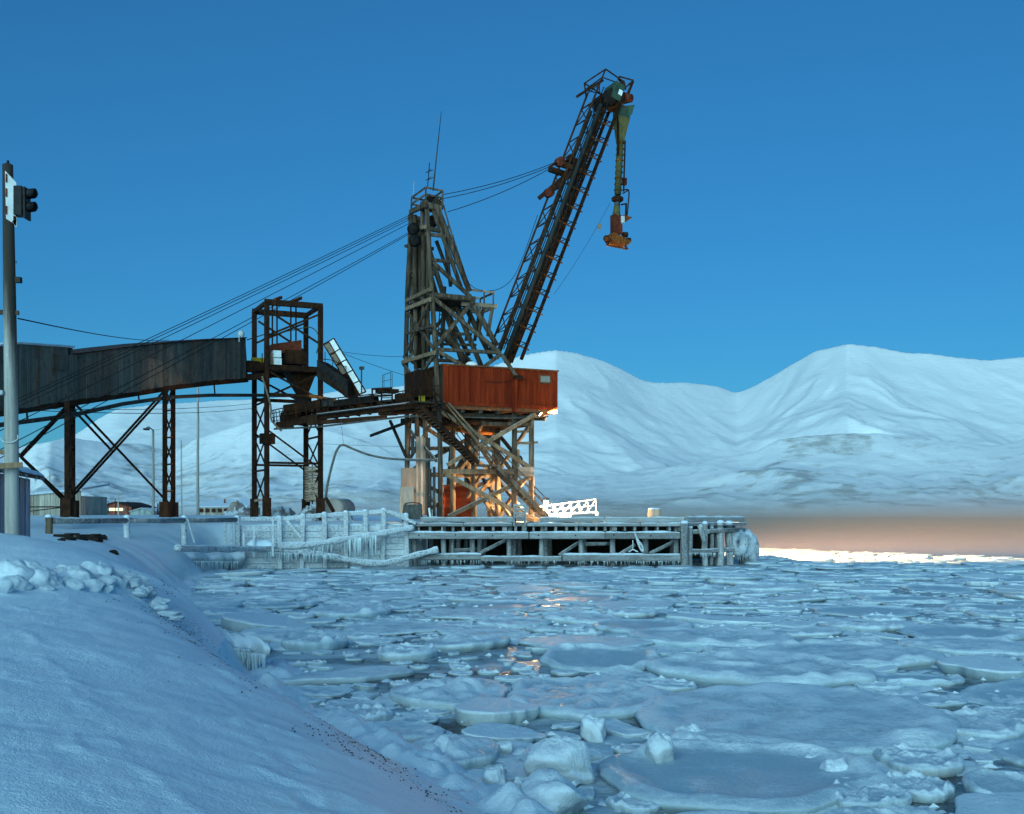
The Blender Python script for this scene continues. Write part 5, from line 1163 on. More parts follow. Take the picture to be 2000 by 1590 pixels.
for i in range(6): beam('frame_bar', tg_, e0.lerp(e1, i/5), f0.lerp(f1, i/5), .07, .10, 'steel'); beam('frame_bar', tg_, g0.lerp(g1, i/5), e0.lerp(e1, i/5), .07, .10, 'steel')
for a, b in ((e0, e1), (f0, f1), (g0, g1)): beam('frame_rail', tg_, a, b, .07, .09, 'steel')
# thin wires around
def wr(pts, lab, r_=.014, s=0.0):
    q = sag(pts[0], pts[1], s) if len(pts) == 2 else pts; o = wire('overhead_wire', None, q, r_); return tag(o, lab, 'wire')
wr([Tg(655, 685), Sd(789, 697)], 'thin wire from the tilted white panels across to the tower side', .016, .1)
wr([Tg(672, 691), Lk(790, 733, -.9)], 'thin wire sloping from the tilted panels down to the tower foot rail', .016, .05)
wr([P(35, 622, 25), P(330, 664, 76)], 'faint wire from the signal pole towards the gallery roof', .016, .2)
wr([P(35, 800, 40), P(497, 797, 82)], 'faint wire strung below the gallery in front of the mountains', .016, .25); wr([P(35, 797, 40), P(497, 788, 82)], 'upper faint wire strung below the gallery, just above another', .014, .2)
wr([Hf(618, 866, 0), Sd(790, 872)], 'thin wire between the transfer tower leg and the crane tower', .012, .05)
# hose standpipe
hz_ = P(637, 995, 79); hs_ = thing('hose_pipe', 'bent grey hose pipe rising from a tank and reaching to the crane', 'hose', atz(hz_, 3.0))
MB().tube(spline([P(652, 1000, 79), P(636, 972, 79)], 3), .13, 10).build('stand', 'steel', hs_, True)
MB().tube(spline([P(636, 973, 79), P(641, 940, 79), P(652, 896, 79), P(660, 876, 79), P(670, 869, 79), P(690, 877, 79), P(720, 888, 78.5), P(755, 895, 78), P(800, 898, 77), P(852, 899, 75.3)], 5), .085, 10).build('hose', 'hose', hs_, True)
wire('tie_wire', hs_, [P(671, 869, 79), P(667, 832, 79)], .012)
# ------------------------------------------------------------------ tank, mounds
tk = P(655, 988, 84); tn = thing('cream_tank', 'pale round storage tank lying behind the bulkhead', 'tank', atz(tk, 3.0))
MB().lathe(tk+Vector((0, -1.2, -.25)), [(.2, -.1), (.55, -.06), (.78, .1), (.80, .2), (.80, 2.4), (.6, 2.6)], 24, (.25, 1, 0)).build('shell', 'tank', tn, True)
for s in (.3, 1.6): MB().box(tk+Vector((.1, -1.0+s, -.85)), .6, .08, .3).build('saddle', 'brown', tn)
def mound(px0, px1, pyt, Y, seed, lab, rough=.35, depth=3.0):
    a, b = P(px0, 1008, Y), P(px1, 1008, Y); w_ = b.x-a.x; h_ = zpx(pyt, Y)-2.9; n_ = 46
    xx, yy = np.meshgrid(np.linspace(-1, 1, n_), np.linspace(-1, 1, n_), indexing='ij'); rr_ = np.hypot(xx, yy)
    zz = h_*np.clip(1-rr_**1.3, 0, 1)*(1+rough*fbm(xx*2.2+seed, yy*2.2, 4, 800+seed))+.12*fbm(xx*7, yy*7, 3, 820+seed)*(rr_ < .95)-.25
    c = (a+b)/2; V = np.stack([xx*w_/2, yy*depth, zz], -1).reshape(-1, 3); o = grid_obj('gravel_mound', V, n_, n_, 'mound'); o.location = (c.x, c.y, 2.95)
    return tag(o, lab, 'mound', None)
mound(500, 595, 979, 87, 1, 'smooth brownish sand mound dusted with snow between the transfer tower legs'); mound(560, 645, 986, 83, 2, 'lower lumpy gravel mound beside the pale tank', .6); mound(425, 505, 981, 95, 3, 'snowy rubble heap in front of the long blue roofed building', .7); mound(625, 700, 996, 82, 4, 'low dirty snow heap at the foot of the tank', .5, 2)
# ------------------------------------------------------------------ poles and street lamp behind
def slim_pole(px, py0, Y, r_, lab, mat='pole', name='utility_pole'):
    b = P(px, 1008, Y); b.z = gz(b.x, b.y)-.3; t_ = P(px-1 if px > 300 else px, py0, Y); o = thing(name, lab, 'pole', b); pole('shaft', o, b, t_, r_, r_*.7, mat, 8); return o, t_
sl, st_ = slim_pole(299, 840, 95, .13, 'street lamp with a curved arm standing beside the trestle column', 'pole', 'street_lamp')
MB().tube(spline([st_, P(296, 838, 94.6), P(290, 834, 94), P(286, 836, 93.8)], 4), .05, 6).build('arm', 'pole', sl); MB().lathe(P(286, 837, 93.8), [(.1, .05), (.3, 0), (.24, -.14)], 10).build('lamp_head', 'steel_grey', sl, True); MB().tube([st_, P(316, 838, 95)], .02, 5).build('bracket', 'pole', sl)
slim_pole(387, 754, 90, .12, 'tall bare pale pole rising behind the gallery trestle'); slim_pole(355, 860, 140, .10, 'faint slender pole standing in front of the snowy slope'); slim_pole(231, 965, 150, .10, 'slim white flag pole in front of the red building'); slim_pole(309, 983, 150, .12, 'short dark pole with wires right of the street lamp', 'steel'); slim_pole(97, 920, 130, .09, 'faint thin mast behind the beige shed')
for x in (211, 225, 250): slim_pole(x, 978 if x != 225 else 974, 190, .08, 'thin little aerial mast sticking up behind the red building', 'steel', 'aerial_mast')[0]['group'] = 'aerials by the red building'
# ------------------------------------------------------------------ signal pole with two-lamp signal
sgb = P(25, 1055, 24.4); sgb.z = gz(sgb.x, sgb.y)
sg = thing('signal_pole', 'thick bleached wooden pole carrying a two lamp signal and white backboard', 'signal pole', sgb)
MB().tube([Vector((sgb.x, sgb.y, sgb.z-.4)), P(24, 1055, 24.4), P(22, 800, 24.4), P(19, 600, 24.4), P(15, 322, 24.4)], [.155, .153, .142, .132, .108], 20).build('shaft', 'pole_tar_shade', sg, True)
MB().lathe(P(15.5, 322, 24.4), [(.10, 0), (.05, .03), (.03, .03), (.03, .08), (.012, .1)], 10).build('cap_bolt', 'black', sg)
bbp = lambda px, py, o=0: P(px, py, 24.4)+Vector((.0, -.13+o, 0))
MB().prism([bbp(15, 337), bbp(37, 360), bbp(37, 446), bbp(32, 440), bbp(17, 430)], (.0, .02, 0)).build('backboard', 'white', sg)
for py_ in (343, 371, 405): MB().box(bbp(18.5, py_+9, -.02), .012, .012, .09).build('board_slot', 'redrust', sg)
MB().prism([bbp(31, 424), bbp(38, 426), bbp(38, 446), bbp(35, 446), bbp(31, 438)], (0, .02, 0)).build('lower_plate', 'white', sg)
MB().tube([bbp(29, 442, -.05), bbp(40, 426, -.05)], .012, 5).build('strut', 'steel', sg)
hd_ = MB().box(P(39, 394, 24.2), .085, .13, .31).build('signal_head', 'black', sg)
MB().prism([P(44, 365, 24.05), P(48, 364, 24.05), P(49, 425, 24.05), P(45, 425, 24.05)], (0, .3, 0)).build('signal_door', 'black', sg)
for py_ in (380, 406):
    c = P(47, py_, 24.2); ax_ = Vector((1, -.05, .08)); m = MB(); a_, s_, n_ = frame_of(ax_); k = 14
    for L_, rr_ in ((0, .105), (.26, .10)):
        for j in range(k+1):
            t_ = -math.pi*.30+math.pi*1.60*j/k; cut = .0 if L_ == 0 else .06*max(0, -math.sin(t_)); m.v.append(c+a_*(L_-cut)+s_*(math.cos(t_)*rr_)+n_*(math.sin(t_)*rr_))
    for j in range(k): m.f.append((j, j+1, k+2+j, k+1+j))
    v_ = m.build('visor', 'black', sg, True); md = v_.modifiers.new('solid', 'SOLIDIFY'); md.thickness = .008
    MB().lathe(c+a_*.01, [(.09, 0), (.085, .02), (.04, .04)], 14, ax_).build('lens', 'glass_grey', sg, True)
MB().torus(P(31, 512, 24.4), .02, .006, (0, 1, 0), 10, 5).build('hook', 'steel', sg); MB().box(P(36, 547, 24.35), .06, .06, .06).build('junction_box', 'timber_dark', sg)
MB().box(P(4, 610, 24.4), .16, .03, .05).build('cross_arm', 'timber', sg); MB().box(P(34, 611, 24.4), .03, .03, .045).build('cross_arm', 'timber', sg)
MB().lathe(P(7, 767, 24.25), [(.02, 0), (.05, .01), (.06, .05), (.04, .09)], 10, (-1, -.2, 0)).build('insulator', 'white', sg, True)
MB().tube(spline([P(0, 855, 24.2), P(8, 863, 24.22), P(22, 864, 24.23), P(34, 858, 24.25), P(35, 850, 24.3)], 5), .012, 6).build('cable_loop', 'white', sg)
# ------------------------------------------------------------------ blue-grey shed beside the pole
S0 = P(52, 1010, 29.5); gs = gz(S0.x, S0.y)
sd_ = thing('corner_shed', 'blue grey sheet metal shed behind the signal pole with snowy eave', 'shed', (S0.x, S0.y, gs))
fd_ = Vector((.55, 1, 0)).normalized(); fn_ = Vector((fd_.y, -fd_.x, 0))             # wall running away from the camera
wl = P(-60, 1010, 24.0); wl.z = 0; pe = P(57, 1010, 31.5); pe.z = 0; dv_ = (pe-wl); Lw = dv_.length; dv_.normalize(); nv_ = Vector((dv_.y, -dv_.x, 0))
zt_ = zpx(935, 31.0); ns_ = 17
for i in range(ns_):
    c = wl+dv_*(Lw*(i+.5)/ns_)+nv_*(.02*(i % 2)); MB().box(c+ZD*((zt_+gs-.4)/2), Lw/ns_/2-.01, .03, (zt_-gs+.4)/2, 0, (dv_, nv_, ZD)).build('wall_sheet', 'shed_blue', sd_)
MB().box(wl+dv_*(Lw/2)-nv_*2.0+ZD*((zt_+gs)/2), Lw/2-.05, 1.9, (zt_-gs)/2-.03, 0, (dv_, nv_, ZD)).build('inner_wall', 'shed_blue', sd_)
MB().prism([wl+nv_*.35-dv_*.3+ZD*(zt_-.02), pe+nv_*.35+dv_*.2+ZD*(zt_-.02), pe-nv_*4+dv_*.2+ZD*(zt_+.75), wl-nv_*4-dv_*.3+ZD*(zt_+.75)], (0, 0, .10)).build('roof', 'brown', sd_)
snow_cap(sd_, wl+nv_*.15+ZD*(zt_+.1), pe+nv_*.15+dv_*.15+ZD*(zt_+.1), .55, .16, 91); icicles(sd_, wl+nv_*.36+ZD*(zt_), pe+nv_*.36+ZD*(zt_), 40, .2, base=.02)
bb_ = thing('barrier_beam', 'pale squared beam fixed across the signal pole at head height', 'beam', P(10, 930, 24.0)); beam('bar', bb_, P(-60, 914, 23.9), P(44, 908, 24.15), .06, .12, 'timber_pale') ; bb_.location = bb_.location
b2 = thing('barrier_beam', 'upper slanting pale beam behind the signal pole', 'beam', P(10, 900, 24.9)); beam('bar', b2, P(-60, 872, 24.9), P(37, 889, 24.8), .06, .10, 'timber_pale')
# ------------------------------------------------------------------ far sheds and houses
def shed(name, lab, px0, px1, pyt, Y, mat, roof, depth, pitch=0.0, nsheet=14, cat='shed', gable=False, slant=0.0):
    a, b = P(px0, 1008, Y), P(px1, 1008, Y); zt0 = zpx(pyt, Y); zt1 = zt0+slant; g_ = 2.7; o = thing(name, lab, cat, ((a.x+b.x)/2, Y, 2.95))
    for i in range(nsheet):
        x0, x1 = a.x+(b.x-a.x)*i/nsheet, a.x+(b.x-a.x)*(i+1)/nsheet; z_ = zt0+(zt1-zt0)*(i+.5)/nsheet
        if gable: z_ = zt0+pitch*(1-abs((i+.5)/nsheet*2-1))
        MB().box(Vector(((x0+x1)/2, Y+.02*(i % 2), (z_+g_)/2)), (x1-x0)/2-.01, .05, (z_-g_)/2).build('wall_sheet', mat, o)
    MB().box(Vector(((a.x+b.x)/2, Y+depth/2+.1, (min(zt0, zt1)+g_)/2)), (b.x-a.x)/2-.02, depth/2, (min(zt0, zt1)-g_)/2-.02).build('inner_wall', mat, o)
    if gable:
        mid = (a.x+b.x)/2
        for s0, s1 in ((a.x-.2, mid), (mid, b.x+.2)):
            za, zb_ = (zt0-.05, zt0+pitch) if s0 < mid-.1 else (zt0+pitch, zt0-.05)
            MB().prism([Vector((s0, Y-.3, za)), Vector((s1, Y-.3, zb_)), Vector((s1, Y+depth+.3, zb_)), Vector((s0, Y+depth+.3, za))], (0, 0, .2)).build('roof', roof, o)
    else: MB().prism([Vector((a.x-.15, Y-.25, zt0)), Vector((b.x+.15, Y-.25, zt1)), Vector((b.x+.15, Y+depth+.2, zt1+pitch)), Vector((a.x-.15, Y+depth+.2, zt0+pitch))], (0, 0, .15)).build('roof', roof, o)
    return o
bs = shed('storage_shed', 'beige corrugated shed behind the near gallery trestle', 50, 158, 968, 78, 'shed_tan', 'roof_blue', 5, .5, 20, slant=.35)
MB().box(P(53, 992, 77.9), .12, .1, .5).build('fuse_box', 'yellow', bs); beam('pipe_rail', bs, P(56, 990, 77.6), P(130, 990, 70), .08, .08, 'steel'); beam('pipe_rail', bs, P(56, 999, 77.6), P(130, 990, 70), .06, .06, 'steel')
rh = shed('red_building', 'dark red gabled building with a row of lit yellow windows', 194, 257, 991, 210, 'house_red', 'steel', 14, .9, 12, 'building', True)
lw, n_, l_, b_ = _new('lit_window'); b_.inputs['Base Color'].default_value = (.6, .6, .3, 1); b_.inputs['Emission Color'].default_value = (.80, .95, .38, 1); b_.inputs['Emission Strength'].default_value = 1.0; M['lit'] = lw
for i in range(12):
    c = P(200+i*3.8, 995, 209.8); lit = 4 <= i <= 10; MB().box(c, .16, .04, .26).build('window', 'lit' if lit else 'house_green', rh)
for i in range(3): MB().box(P(203+i*4, 1005.5, 209.8), .2, .04, .2).build('window', 'house_green', rh)
shed('grey_shed', 'low grey green shed with shallow roof beside the red building', 255, 296, 1000, 205, 'house_green', 'house_green', 9, .6, 8, 'shed', True)
lb = shed('long_building', 'long low tan building with snowy blue roof behind the rubble heap', 385, 482, 991, 170, 'house_tan', 'roof_blue', 9, 1.2, 18, 'building'); MB().tube([P(439, 985, 174), P(439, 975, 174)], .14, 8).build('chimney', 'brown', lb)
for i in range(7): MB().box(P(393+i*12, 997, 169.8), .3, .05, .28).build('window', 'steel', lb)
# ------------------------------------------------------------------ sea ice: pancake floes
def floe_mesh(name, kind, seed, na=72, low=False):
    """unit-radius floe: rounded edge, crumbled raised rim, snow crumbs on top; z in metres for a 1 m radius floe"""
    fr = np.array([0, .25, .5, .72, .86, .95, 1.0, .99, .90]) if low else np.array([0, .12, .25, .38, .5, .6, .68, .75, .81, .86, .90, .935, .965, .985, 1.0, 1.005, .99, .95, .88])
    nr = len(fr); th = np.linspace(0, 2*np.pi, na, endpoint=False); C, S = np.cos(th), np.sin(th)
    out = 1+.16*fbm(C*1.1+seed*3.1, S*1.1+seed, 3, 900+seed)*1.4+.07*fbm(C*3+seed, S*3+seed*2, 3, 930+seed)+.03*fbm(C*8+seed, S*8, 2, 935+seed)
    if kind == 'shard':
        rs0 = np.random.default_rng(seed+77); ph = np.sort(rs0.uniform(0, 2*np.pi, 6)); out = np.full(na, 1.25)
        for p0 in ph:
            cc = np.cos(th-p0); out = np.minimum(out, np.where(cc > .1, rs0.uniform(.6, .95)/np.maximum(cc, .1), 9))
        out = out*(1+.025*fbm(C*5+seed, S*5, 2, 936+seed))
    if kind == 'slab': out = out*(1-.10*np.cos(3*th+seed))
    X = fr[None, :]*out[:, None]*C[:, None]; Y = fr[None, :]*out[:, None]*S[:, None]
    top = .13+0*X; F = np.broadcast_to(fr[None, :], X.shape)
    crumb = np.clip(fbm(X*5+seed, Y*5, 4, 950+seed)+.15, 0, 1); cr2 = np.clip(fbm(X*11, Y*11+seed, 3, 970+seed), 0, 1)
    fade = 1-sstep(.84, .96, F); crumb = crumb*(.25+.75*fade); cr2 = cr2*(.2+.8*fade)
    rimw = np.exp(-((F-.90)/.085)**2)
    rim_a = .5+.8*np.clip(fbm(C*1.3+9, S*1.3+seed, 2, 980+seed)+.2, 0, 1)[:, None]
    if kind == 'pan': top = .07+rimw*(.10+.08*crumb)*rim_a+.012*cr2+.02*fbm(X*2, Y*2, 2, 990)
    elif kind == 'plate': top = .12+rimw*(.05+.13*crumb)*rim_a+.11*crumb*sstep(-.1, .4, fbm(X*1.5+seed, Y*1.5, 2, 991))+.04*cr2
    elif kind == 'crumb': top = .11+.17*np.clip(crumb, 0, .55)*(.5+.5*vnoise(X*2+seed, Y*2, 992))+.05*cr2+rimw*.06
    elif kind == 'mound':
        rs_ = np.random.default_rng(seed+5); b_ = 0*X
        for _ in range(16):
            cx, cy = rs_.normal(0, .33, 2); rr0 = rs_.uniform(.12, .30); hh0 = rs_.uniform(.08, .22)*math.exp(-(cx*cx+cy*cy)*2.2); dd = np.hypot(X-cx, Y-cy)/rr0
            b_ = np.maximum(b_, hh0*np.clip(1-dd**2.6, 0, 1))
        top = .12+b_+.05*crumb+.035*cr2
    elif kind == 'old': top = .12+.26*np.exp(-((X-.1)**2+(Y+.1)**2)/.30)*(.9+.35*fbm(X*1.8+seed, Y*1.8, 3, 993))+.06*crumb+.03*cr2
    elif kind == 'shard': top = .16+.05*fbm(X*2+seed, Y*2, 3, 994)+.03*cr2
    elif kind == 'slab': top = .22+.10*X+.03*crumb+.02*cr2
    edge = F >= .985
    k = np.arange(nr)[None, :]
    Z = top
    iedge = int(np.argmax(fr >= .985)); zb = Z[:, iedge-1]
    prof = [.70, .35, .05, -.25, -.6] if not low else [.4, -.1, -.6]
    cols = list(range(nr-len(prof), nr))
    for c, f in zip(cols, prof): Z[:, c] = np.where(f > 0, zb*f, f*.16)
    V = np.stack([X, Y, Z], -1)
    cz = V[0, 0, 2]; verts = np.concatenate([[[0, 0, float(V[:, 0, 2].mean())]], V[:, 1:, :].reshape(-1, 3)])
    n1 = nr-1; q = []
    for i in range(na):
        j = (i+1) % na; q.append((0, 1+i*n1, 1+j*n1))
        for r_ in range(n1-1): q.append((1+i*n1+r_, 1+i*n1+r_+1, 1+j*n1+r_+1, 1+j*n1+r_))
    return verts, q
def mesh_from(name, verts, faces, mat, smooth=True):
    me = bpy.data.meshes.new(name); me.from_pydata([tuple(v) for v in verts], [], faces)
    if smooth: me.polygons.foreach_set('use_smooth', [True]*len(me.polygons))
    me.materials.append(M[mat]); return me
KINDS = ['pan', 'plate', 'crumb', 'pan', 'plate', 'mound', 'slab', 'crumb', 'pan', 'plate', 'shard', 'shard', 'shard', 'mound', 'plate', 'crumb']
HI = [mesh_from('ice_floe', *floe_mesh('f', k, i+1), 'floe_grey' if k == 'slab' else 'floe') for i, k in enumerate(KINDS)]
def chunk_mesh(seed):
    """angular rounded lump of ice"""
    bm_v = []; na, nb = 34, 18
    for i in range(nb+1):
        ph = math.pi*i/nb
        for j in range(na):
            t = 2*math.pi*j/na; bm_v.append((math.sin(ph)*math.cos(t), math.sin(ph)*math.sin(t), math.cos(ph)))
    v = np.array(bm_v); rs_ = np.random.default_rng(seed)
    r_ = np.ones(len(v))*1.3
    for _ in range(12):                                  # cut by random planes -> facets
        d = rs_.normal(size=3); d /= np.linalg.norm(d); h = rs_.uniform(.74, 1.02); dt = v@d; r_ = np.minimum(r_, np.where(dt > .05, h/np.maximum(dt, .05), 9))
    r_ = r_*(1+.20*fbm(v[:, 0]*2.5+seed, v[:, 1]*2.5+v[:, 2]*2, 4, 1000+seed)+.10*fbm(v[:, 0]*7+seed, v[:, 1]*7+v[:, 2]*6, 3, 1040+seed))
    v = v*r_[:, None]; f = []
    for i in range(nb):
        for j in range(na): f.append((i*na+j, (i+1)*na+j, (i+1)*na+(j+1) % na, i*na+(j+1) % na))
    return v, f
CH = [mesh_from('ice_chunk', *chunk_mesh(s), 'chunk') for s in range(6)]
CHS = [mesh_from('snow_block', *chunk_mesh(s+20), 'snowcap') for s in range(6)]
placed = []
def put(me, name, x, y, r_, zs, rot, lab, cat, grp=None, z=0.0, tilt=(0, 0)):
    o = bpy.data.objects.new(name, me); COL.objects.link(o); o.location = (x, y, z); o.scale = (r_, r_, zs); o.rotation_euler = (tilt[0], tilt[1], rot); return tag(o, lab, cat, grp)
M['brash'] = ice_mat('crumbly_brash', .75, (.5, .62, .70))
# --- named floes, read off the photograph: px centre, py front, py back, width px
NAMED = [
    (1450, 1588, 1462, 585, 0, 1.25, 'big round floe with thick raised rim holding a dark frozen pool', (0, 0)),
    (1560, 1482, 1352, 600, 4, 1.15, 'widest flat floe with scattered snow crumbs behind the rimmed pool floe', (0, 0)),
    (1140, 1412, 1335, 320, 2, 1.0, 'rough crumbly floe behind the upright ice lump', (0, 0)),
    (1168, 1326, 1266, 235, 3, 1.2, 'tilted floe with snow crusted back rim and dark gap in front', (.05, 0)),
    (1490, 1350, 1288, 385, 7, 1.3, 'long floe covered in lumpy broken snow crust', (0, 0)),
    (908, 1292, 1234, 170, 5, 1.2, 'thick humped floe at the edge of the dark open lead', (.04, .05)),
    (690, 1218, 1182, 155, 4, 1.3, 'smooth oval floe beside the dark lead near the bank', (0, 0)),
    (885, 1398, 1330, 235, 5, 1.4, 'humped ice heap with crumbled snowy back', (0, 0)),
    (968, 1424, 1378, 165, 6, 1.25, 'grey slab of ice lying tilted against the humped heap', (.03, .10)),
    (1345, 1490, 1420, 150, 13, 1.3, 'rounded snowy heap between the pool floe and the wide floe', (0, 0)),
    (1790, 1518, 1472, 160, 9, 1.3, 'smooth thick slab squeezed under the wide floe', (0, 0)),
    (1790, 1572, 1520, 130, 1, 1.1, 'flat grey floe beside the rim of the pool floe', (0, 0)),
    (1975, 1590, 1522, 190, 8, 1.4, 'tilted floe with a gritty dark patch on its rim', (.10, .1)),
    (1395, 1268, 1238, 330, 4, 1.1, 'wide low floe in front of the distant broken pack', (0, 0)),
    (1650, 1310, 1262, 340, 1, 1.0, 'flat shiny floe with thin snowy edge', (0, 0)),
    (880, 1520, 1440, 190, 13, 1.3, 'snowy hummock frozen to the shore ice', (0, 0)),
    (620, 1290, 1238, 125, 4, 1.6, 'thick pale floe by the icy bank ledge', (.05, 0)),
    (790, 1305, 1260, 120, 9, 1.5, 'pale blocky floe on the near side of the lead', (0, 0)),
    (520, 1240, 1214, 170, 6, 1.2, 'tilted grey floe resting on ice close to the bank', (.02, -.08)),
    (1690, 1590, 1545, 150, 9, 1.2, 'thick snowy floe touching the right rim of the pool floe', (0, 0)),
    (1250, 1240, 1215, 200, 8, 1.1, 'shallow dish shaped floe far beyond the humped floe', (0, 0)),
    (720, 1420, 1385, 90, 1, 1.2, 'small flat floe trapped in the shore ice', (0, 0)),
    (1920, 1330, 1300, 160, 6, 1.3, 'pointed slab of ice standing out of the slush', (.02, .12)),
    (1900, 1455, 1395, 190, 1, 1.0, 'flat low floe beyond the thick smooth slab', (0, 0)),
]
for px, pf_, pb_, wpx, kind, zs, lab, tl in NAMED:
    a = ice_at(px, pf_); b = ice_at(px, pb_); c = (a+b)/2; rx = wpx/2/FPX*c.y; ry = max((b.y-a.y)/2, rx*.55); ry = min(ry, rx*1.35)
    o = put(HI[kind], 'ice_floe', c.x, c.y, rx*.97, zs*(.40+.42*min(rx, 1.3)), random.uniform(0, 6.28) if abs(rx-ry) < .25*rx else random.choice([0, math.pi]), lab, 'ice floe', None, 0, tl); o.scale[1] = ry*.97
    if kind == 0: o.rotation_euler[2] = 2.2
    placed.append((c.x, c.y, max(rx, ry)*.93))
# pool of dark ice inside the big rimmed floe
LUMPS = [(1163, 1447, 46, 50, 1.15, 'upright pointed lump of clear ice standing alone on the slush'), (1098, 1530, 125, 80, .8, 'rounded ice boulder with a knob on top'), (970, 1540, 42, 45, .9, 'small pale ice lump frozen by the shore ice'), (1022, 1543, 40, 28, .7, 'little low ice lump beside the ice boulder'),
    (1072, 1600, 130, 90, .75, 'heaped snowy ice block at the foot of the bank'), (1632, 1522, 52, 42, .8, 'white snowy lump sitting on the rim of the pool floe'), (1585, 1495, 40, 26, .7, 'small lump at the back of the pool floe'), (1290, 1500, 60, 60, .8, 'glassy rounded lump in front of the snowy heap'), (985, 1470, 34, 26, .8, 'pebble sized ice lump near the grey slab'), (1820, 1215+245, 50, 30, .7, 'small lump on the wide floe edge'), (1652, 1536, 30, 16, .6, 'flat crumb of ice on the pool floe')]
for px, py_, w_, h_, zr, lab in LUMPS:
    c = ice_at(px, py_-h_*.1); rx = w_/2/FPX*c.y; put(random.choice(CH), 'ice_lump', c.x, c.y, rx, h_/FPX*c.y*.55, random.uniform(0, 6), lab, 'ice lump', None, h_/FPX*c.y*.30); placed.append((c.x, c.y, rx*.8))
# --- the rest: dart throwing, big floes first; shore and pier kept clear
def in_ice(x, y, r_):
    if x > np.interp(y, SHY, SHX)*1.0-(-.35)-r_*.2 and False: return False
    if x-r_*.75 < np.interp(y, SHY, SHX)+.55: return False
    if 66.9-r_*.2 < y < 92 and -16 < x < 16.2: 
        if y+r_ > 71.2 or x < -6.5 and y+r_ > 68.0+(x+16.6)*.4: return False
    if y > np.interp(x, [e[0] for e in EDGE], [e[1] for e in EDGE])-r_*.5: return False
    if ((x+2.5)/4.6)**2+((y-25.0)/2.6)**2 < 1 and r_ > .28: return False
    return abs(x) < .50*y+3.0
cell = {}
def near_ok(x, y, r_, f):
    for (a, b, c) in placed_big:
        if (a-x)**2+(b-y)**2 < (f*(c+r_))**2: return False
    i, j = int(x//2), int(y//2)
    for di in (-2, -1, 0, 1, 2):
        for dj in (-2, -1, 0, 1, 2):
            for (a, b, c) in cell.get((i+di, j+dj), ()):
                if (a-x)**2+(b-y)**2 < (f*(c+r_))**2: return False
    return True
placed_big = list(placed); field = []
for rmin, rmax, tries, f in ((1.1, 1.9, 5000, .93), (.6, 1.1, 9000, .92), (.32, .6, 16000, .92), (.2, .32, 9000, .98)):
    U = rng.random((tries, 3))
    yv = 10.5+U[:, 0]**1.25*97; xv = (U[:, 1]*2-1)*(.5*yv+2.5); rv = rmin+(rmax-rmin)*U[:, 2]**1.5
    keep = ~((fbm(xv*.16, yv*.22, 3, 1301) > .34) & (rv > .3))
    for x, y, r_ in zip(xv[keep].tolist(), yv[keep].tolist(), rv[keep].tolist()):
        if r_ < .3 and y > 48: continue
        if in_ice(x, y, r_) and near_ok(x, y, r_, f):
            field.append((x, y, r_)); cell.setdefault((int(x//2), int(y//2)), []).append((x, y, r_))
field.sort(key=lambda q: -(q[2]/q[1])*min(1.0, 30/q[1]))
vis = [q for q in field if abs(q[0]) < .455*q[1]+q[2]]; off = [q for q in field if abs(q[0]) >= .455*q[1]+q[2]]
def zone(x, y):
    if x-np.interp(y, SHY, SHX) < 4.0 and y < 60: return 'close to the snow bank'
    if y > 54 and x < -6: return 'below the icy plank bulkhead'
    if y > 52 and x < 17: return 'off the timber pier front'
    if y > 52: return 'towards the open water edge'
    if y < 19: return 'near the rimmed pool floe'
    return 'out in the pack between pool floe and pier'
LABS = {'pan': ('dish shaped floe with raised rim', 'dish shaped pancake floes'), 'plate': ('flat floe with thin snow crust', 'flat pancake floes'),
        'crumb': ('floe covered in crumbled snow', 'crumbly floes'), 'mound': ('humped floe carrying a snow heap', 'humped floes'), 'slab': ('bare grey tilted ice slab', 'grey ice slabs'), 'shard': ('angular broken ice plate', 'angular ice plates')}
NI = 290-len(NAMED)
for q in vis[:NI]:
    k = rng.choice(len(KINDS), p=[.07, .09, .08, .07, .09, .03, .04, .08, .05, .06, .08, .08, .07, .03, .04, .04]); kd = KINDS[k]
    if q[2] < .5 and kd in ('crumb', 'pan', 'mound'): k = int(rng.choice([1, 4, 9, 10, 11, 12, 14])); kd = KINDS[k]
    o = put(HI[k], 'ice_floe', q[0], q[1], q[2], (.22+.52*min(q[2], 1.2))*rng.uniform(.6, 1.1), rng.uniform(0, 6.28), ('large ' if q[2] > 1.0 else 'small ' if q[2] < .5 else 'middling ')+LABS[kd][0]+' '+zone(q[0], q[1]), 'ice floe', LABS[kd][1]+' '+zone(q[0], q[1]), -.01, (rng.normal()*.025, rng.normal()*.025))
    o.scale[1] *= rng.uniform(.75, 1.0)
LO = [floe_mesh('l', k, i+31, 22, True) for i, k in enumerate(['pan', 'plate', 'crumb', 'shard', 'pan', 'crumb', 'shard', 'plate', 'mound'])]
def merged(name, items):
    VV = []; T3 = []; Q4 = []; base = 0
    for (x, y, r_) in items:
        v, q = LO[rng.integers(len(LO)) if r_ > .5 else int(rng.choice([1, 3, 6, 7]))]; t = rng.uniform(0, 6.28); c, s = math.cos(t), math.sin(t); a, b = r_, r_*rng.uniform(.75, 1); zs = (.24+.48*min(r_, 1.3))*rng.uniform(.6, 1.1)
        VV.append(np.stack([x+(v[:, 0]*c*a-v[:, 1]*s*b), y+(v[:, 0]*s*a+v[:, 1]*c*b), v[:, 2]*zs-.01], -1))
        for fc in q: (T3 if len(fc) == 3 else Q4).append(tuple(i+base for i in fc))
        base += len(v)
    return link(name, [], [], 'floe') if not VV else _mk(name, np.concatenate(VV), T3+Q4)
